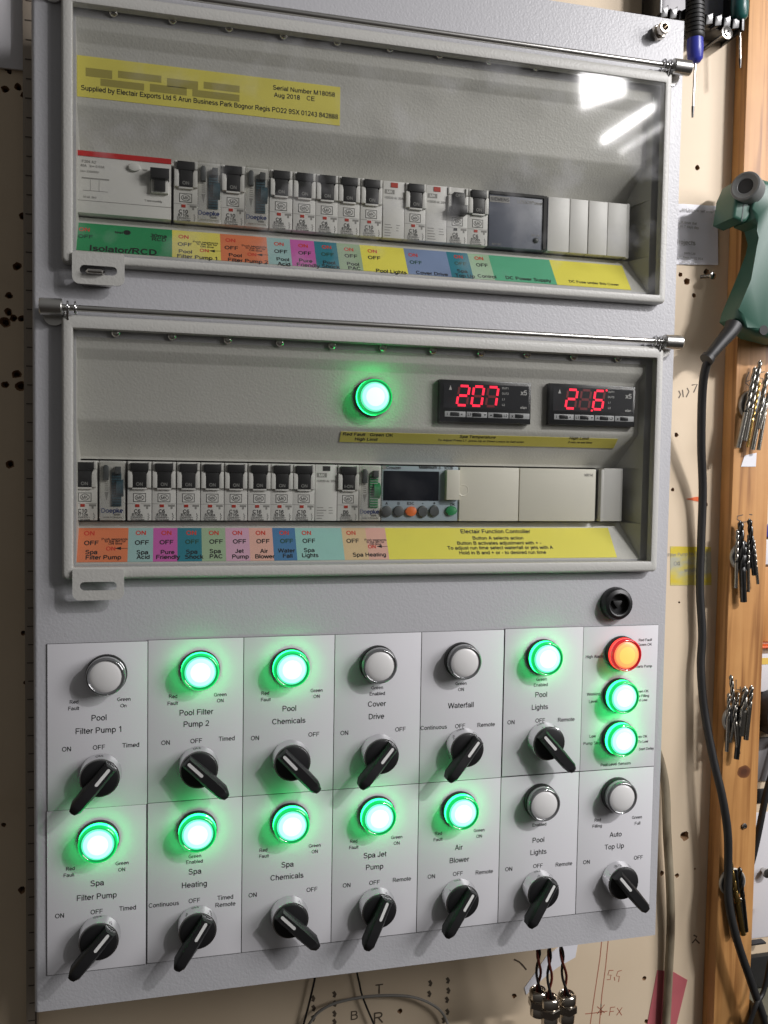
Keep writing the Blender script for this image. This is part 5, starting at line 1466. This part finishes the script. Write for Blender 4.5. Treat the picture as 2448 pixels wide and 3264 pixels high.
for p0, p1, dia, fl, lb, m in (
    (q4(1080, 632), q4(1215, 1385), 6.0, .6, 'gold coloured drill bit with its tip highest on the lowest magnet', 'gold'),
    (q4(1185, 762), q4(1245, 1355), 5.0, .5, 'rightmost dark drill bit on the lowest magnet', 'drill_dark'),
    (q4(1066, 750), q4(1150, 1390), 5.0, .45, 'dark drill bit next to the black cord on the lowest magnet', 'drill_dark'),
    (q4(1190, 1040), q4(1232, 1385), 3.4, .1, 'short plain rod among the bits on the lowest magnet', 'drill')):
    drill(p0, p1, dia, fl, lb, m, (-86, -86), G4)

# ------------------------------------------------------------------ cable glands
def gl(x, y): return ((1548 + x / 1.843) / S, (2800 + y / 1.843) / S)


for cxp, top, bot, wires, lb in ((312, 648, 800, ((330, 345),), 'left dull cable gland hanging on twisted wires under the cabinet'), (378, 690, 862, ((392, 408),), 'front middle cable gland hanging lowest under the cabinet'), (478, 672, 838, ((436, 450),), 'right brightest cable gland hanging under the cabinet')):
    dg_ = -58 if cxp != 378 else -50
    x, zt = at(*gl(cxp, top), dg_); _, zb = at(*gl(cxp, bot), dg_)
    org = (x, zt, dg_); Hh = zt - zb
    F = Frame((x, zb, dg_), (1, 0, 0), (0, 0, -1))
    s_ = 1 if F.n.y > 0 else -1
    b = MB(); b.lathe([(r, d * s_) for r, d in ((6.0, 0), (7.4, .5), (7.6, Hh * .28), (7.0, Hh * .33), (7.0, Hh * .66), (8.4, Hh * .68), (8.6, Hh * .9), (7.4, Hh - .6), (6.2, Hh), (5.4, Hh - 1), (5.2, Hh - 9), (0, Hh - 9))], n=32, F=F)
    o = b.build('cable_gland', [M['nickel']], None, org, lb, 'cable gland', 'cable glands hanging under the cabinet')
    b = MB(); b.lathe([(r, d * s_) for r, d in ((8.6, Hh * .34), (9.6, Hh * .37), (9.6, Hh * .6), (8.6, Hh * .63))], n=6, F=F, a0=.4); b.build('hex_nut', [M['nickel']], o, org)
    for wi, sx in enumerate((wires[0][0], wires[0][1])):
        b = MB(); pth = []
        x1_, z1_ = at(*gl(sx, 425), -40)
        for k in range(25):
            t = k / 24; ang = t * 14 + wi * math.pi
            pth.append((x + (x1_ - x) * t + 1.7 * math.cos(ang), zt - 6 + (-262 - zt + 6) * t, dg_ + (-52 - dg_) * t + 1.7 * math.sin(ang)))
        b.tube(pth, 1.25, 8); b.build('wire', [M['wire_red'] if wi else M['wire_black']], o, org)

# ------------------------------------------------------------------ tool rack and screwdrivers
def r2(x, y): return ((2050 + x / 4.168) / S, (y / 4.168) / S)


RD = -80.0
b = MB()
x0, z0 = at(*r2(215, 230), RD); x1, z1 = at(*r2(1350, 240), RD); zt = z0 + 60
b.box(x0, x1, z0 + 10, zt, WD + .3, WD + 3, 1, .5)
b.box(x0, x0 + 3, z0 + 4, zt, WD + .3, RD, 0, .6); b.box(x1 - 3, x1, z0, zt, WD + .3, RD, 0, .6)
b.box(x0 + 3, x1 - 3, z0 + 2, z0 + 8, WD + 3, RD - 8, 0, .6)
rack = b.build('tool_rack', [M['tool_black'], M['rack_back']], None, (x0, z0, WD), 'black toothed plastic tool rack on the wall above the cabinet corner', 'tool rack')
nT = 9
for i in range(nT):
    xx = x0 + 6 + (x1 - x0 - 14) * i / (nT - 1)
    b = MB(); b.prism([(xx - 3.4, z0 + 1), (xx + 3.8, z0 + 3), (xx + 3.2, z0 + 9), (xx + 4.6, z0 + 14), (xx - 1.2, z0 + 9.5), (xx - 3.2, z0 + 11)], RD - 10, RD - 2, 0, .5); b.build('tooth', [M['tool_black']], rack)


def screwdriver(top, bot, tipp, rad, ms, lb, d, grip=True):
    T0 = Vector((*at(*top, d), d)); B0 = Vector((*at(*bot, d), d)); E0 = Vector((*at(*tipp, d), d))
    T0 = B0 + (T0 - B0).normalized() * 105
    o = link('screwdriver', None, None, tuple(B0), lb, 'screwdriver', 'screwdrivers in the tool rack')
    ax = (T0 - B0); Ln = ax.length; ax.normalize(); uu = ax.cross(Vector((0, 0, 1))).normalized(); vv = ax.cross(uu)
    F = Frame(tuple(B0), uu, vv); sg = 1 if F.n.dot(ax) > 0 else -1
    b = MB(); b.lathe([(r * rad, sg * t * Ln) for r, t in ((0, -.01), (.55, 0), (.85, .03), (.95, .12), (.9, .2), (.92, .6), (1.0, .75), (1.0, .95), (.7, 1), (0, 1.0))], n=28, F=F); b.build('handle', [ms[0]], o, tuple(B0))
    if grip:
        prof = [(.92, .2)]
        for i in range(13):
            t = .215 + i * .036; prof += [(1.08, t), (1.08, t + .024), (.96, t + .027), (.96, t + .034)]
        prof += [(.92, .72)]
        b = MB(); b.lathe([(r * rad, sg * t * Ln) for r, t in prof], n=28, F=F); b.build('grip', [ms[1]], o, tuple(B0))
    b = MB(); b.tube([B0, B0 + (E0 - B0) * .82], 1.15, 10); b.build('shaft', [M['steel']], o, tuple(B0))
    b = MB(); b.tube([B0 + (E0 - B0) * .80, B0 + (E0 - B0) * .86, E0], 1.2, 10, rr=[1.3, 1.3, .8]); b.build('tip', [M['drill_dark']], o, tuple(B0))
    return o


screwdriver(r2(690, -250), r2(690, 830), r2(655, 1560), 8.0, (M['blue'], M['black_matt']), 'blue screwdriver with ribbed black grip beside the cabinet corner', -76)
screwdriver(r2(1290, -400), r2(1283, 275), r2(1290, 905), 8.6, (M['teal'], M['teal']), 'dark green screwdriver with a thin bright shaft near the batten', -84, False)

# ------------------------------------------------------------------ things right of the batten
def slab(name, px0, py0, px1, py1, d0, d1, m, label, cat, bev=1.5):
    x0, x1, z0, z1 = boxpts(px0, py0, px1, py1, d1)
    b = MB(); b.box(x0, x1, z0, z1, d0, d1, 0, bev); return b.build(name, [m], None, ((x0 + x1) / 2, z0, d0), label, cat)


slab('pale_board', 1653, 160, 1800, 365, WD - 5, WD + 6, M['notice'], 'pale board edge right of the pine batten above the heat gun', 'board')
slab('wood_panel', 1640, 1223, 1800, 1387, WD - 5, WD + 4, M['pine'], 'plain brown wood panel right of the batten above the orange bar', 'panel')
slab('white_tag', 1652, 1165, 1700, 1220, WD - 5, WD + 6, M['notice'], 'white edge below the blue clip right of the batten', 'tag')
slab('blue_clip', 1654, 1133, 1700, 1161, WD - 5, WD + 8, M['blue'], 'blue plastic edge peeping out right of the batten', 'clip', 2)
slab('orange_bar', 1630, 1390, 1800, 1402, WD - 5, WD + 10, M['orange_bar'], 'orange plastic bar right of the batten', 'bar')
o = slab('white_tub', 1625, 1407, 1800, 1496, WD - 5, WD + 4, M['white_gloss'], 'white tub with a yellow stripe right of the batten', 'tub')
x0, x1, z0, z1 = boxpts(1628, 1415, 1800, 1436, WD + 4); b = MB(); b.box(x0, x1, z0, z1, WD + 4, WD + 4.4); b.build('yellow_stripe', [M['yellow_band']], o)
b = MB(); x, z = at(1672, 1539, -104); b.lathe([(0, -120), (21, -120), (23, -112), (23, -96), (20, -88), (0, -86)], x, z, 36); b.build('black_reel', [M['black_matt']], None, (x, z, -104), 'round black reel half hidden by the right photo edge', 'reel')
slab('grey_tray', 1622, 1584, 1800, 1690, WD - 5, WD + 3, mat('grey_plastic', (.22, .215, .22), .5), 'grey tray below the black reel right of the batten', 'tray')
slab('black_case', 1618, 1692, 1800, 1738, WD - 5, WD + 2, M['black_matt'], 'black case above the white locker right of the batten', 'case')
o = slab('white_locker', 1606, 1741, 1800, 2031, WD - 5, WD + 1, M['white_gloss'], 'white locker door with a small knob right of the batten', 'locker')
b = MB(); x, z = at(1657, 1886, WD + 8); b.lathe([(3, WD + 1), (3, WD + 5), (5, WD + 7), (5, WD + 9), (0, WD + 10)], x, z, 20); b.build('locker_knob', [M['steel']], o)
o = slab('black_toolbox', 1600, 2045, 1800, 2140, WD - 5, WD + 6, M['black_matt'], 'black toolbox with a lid bar at the lower right', 'toolbox')
x0, x1, z0, z1 = boxpts(1612, 2033, 1653, 2043, WD + 10); b = MB(); b.box(x0, x1, z0, z1, WD + 4, WD + 12, 0, 1.2); b.build('lid_bar', [M['black']], o)
x0, z0 = at(1560, 2232, WD + 40); b = MB(); b.box(bx1 + 2, bx1 + 190, z0 - 14, at(1640, 2138, WD + 6)[1] - 0.5, WD - 5, WD + 45, 0, 2)
b.build('bench_top', [M['bench']], None, (bx1 + 60, z0, WD), 'stained grey bench top at the lower right corner', 'bench')
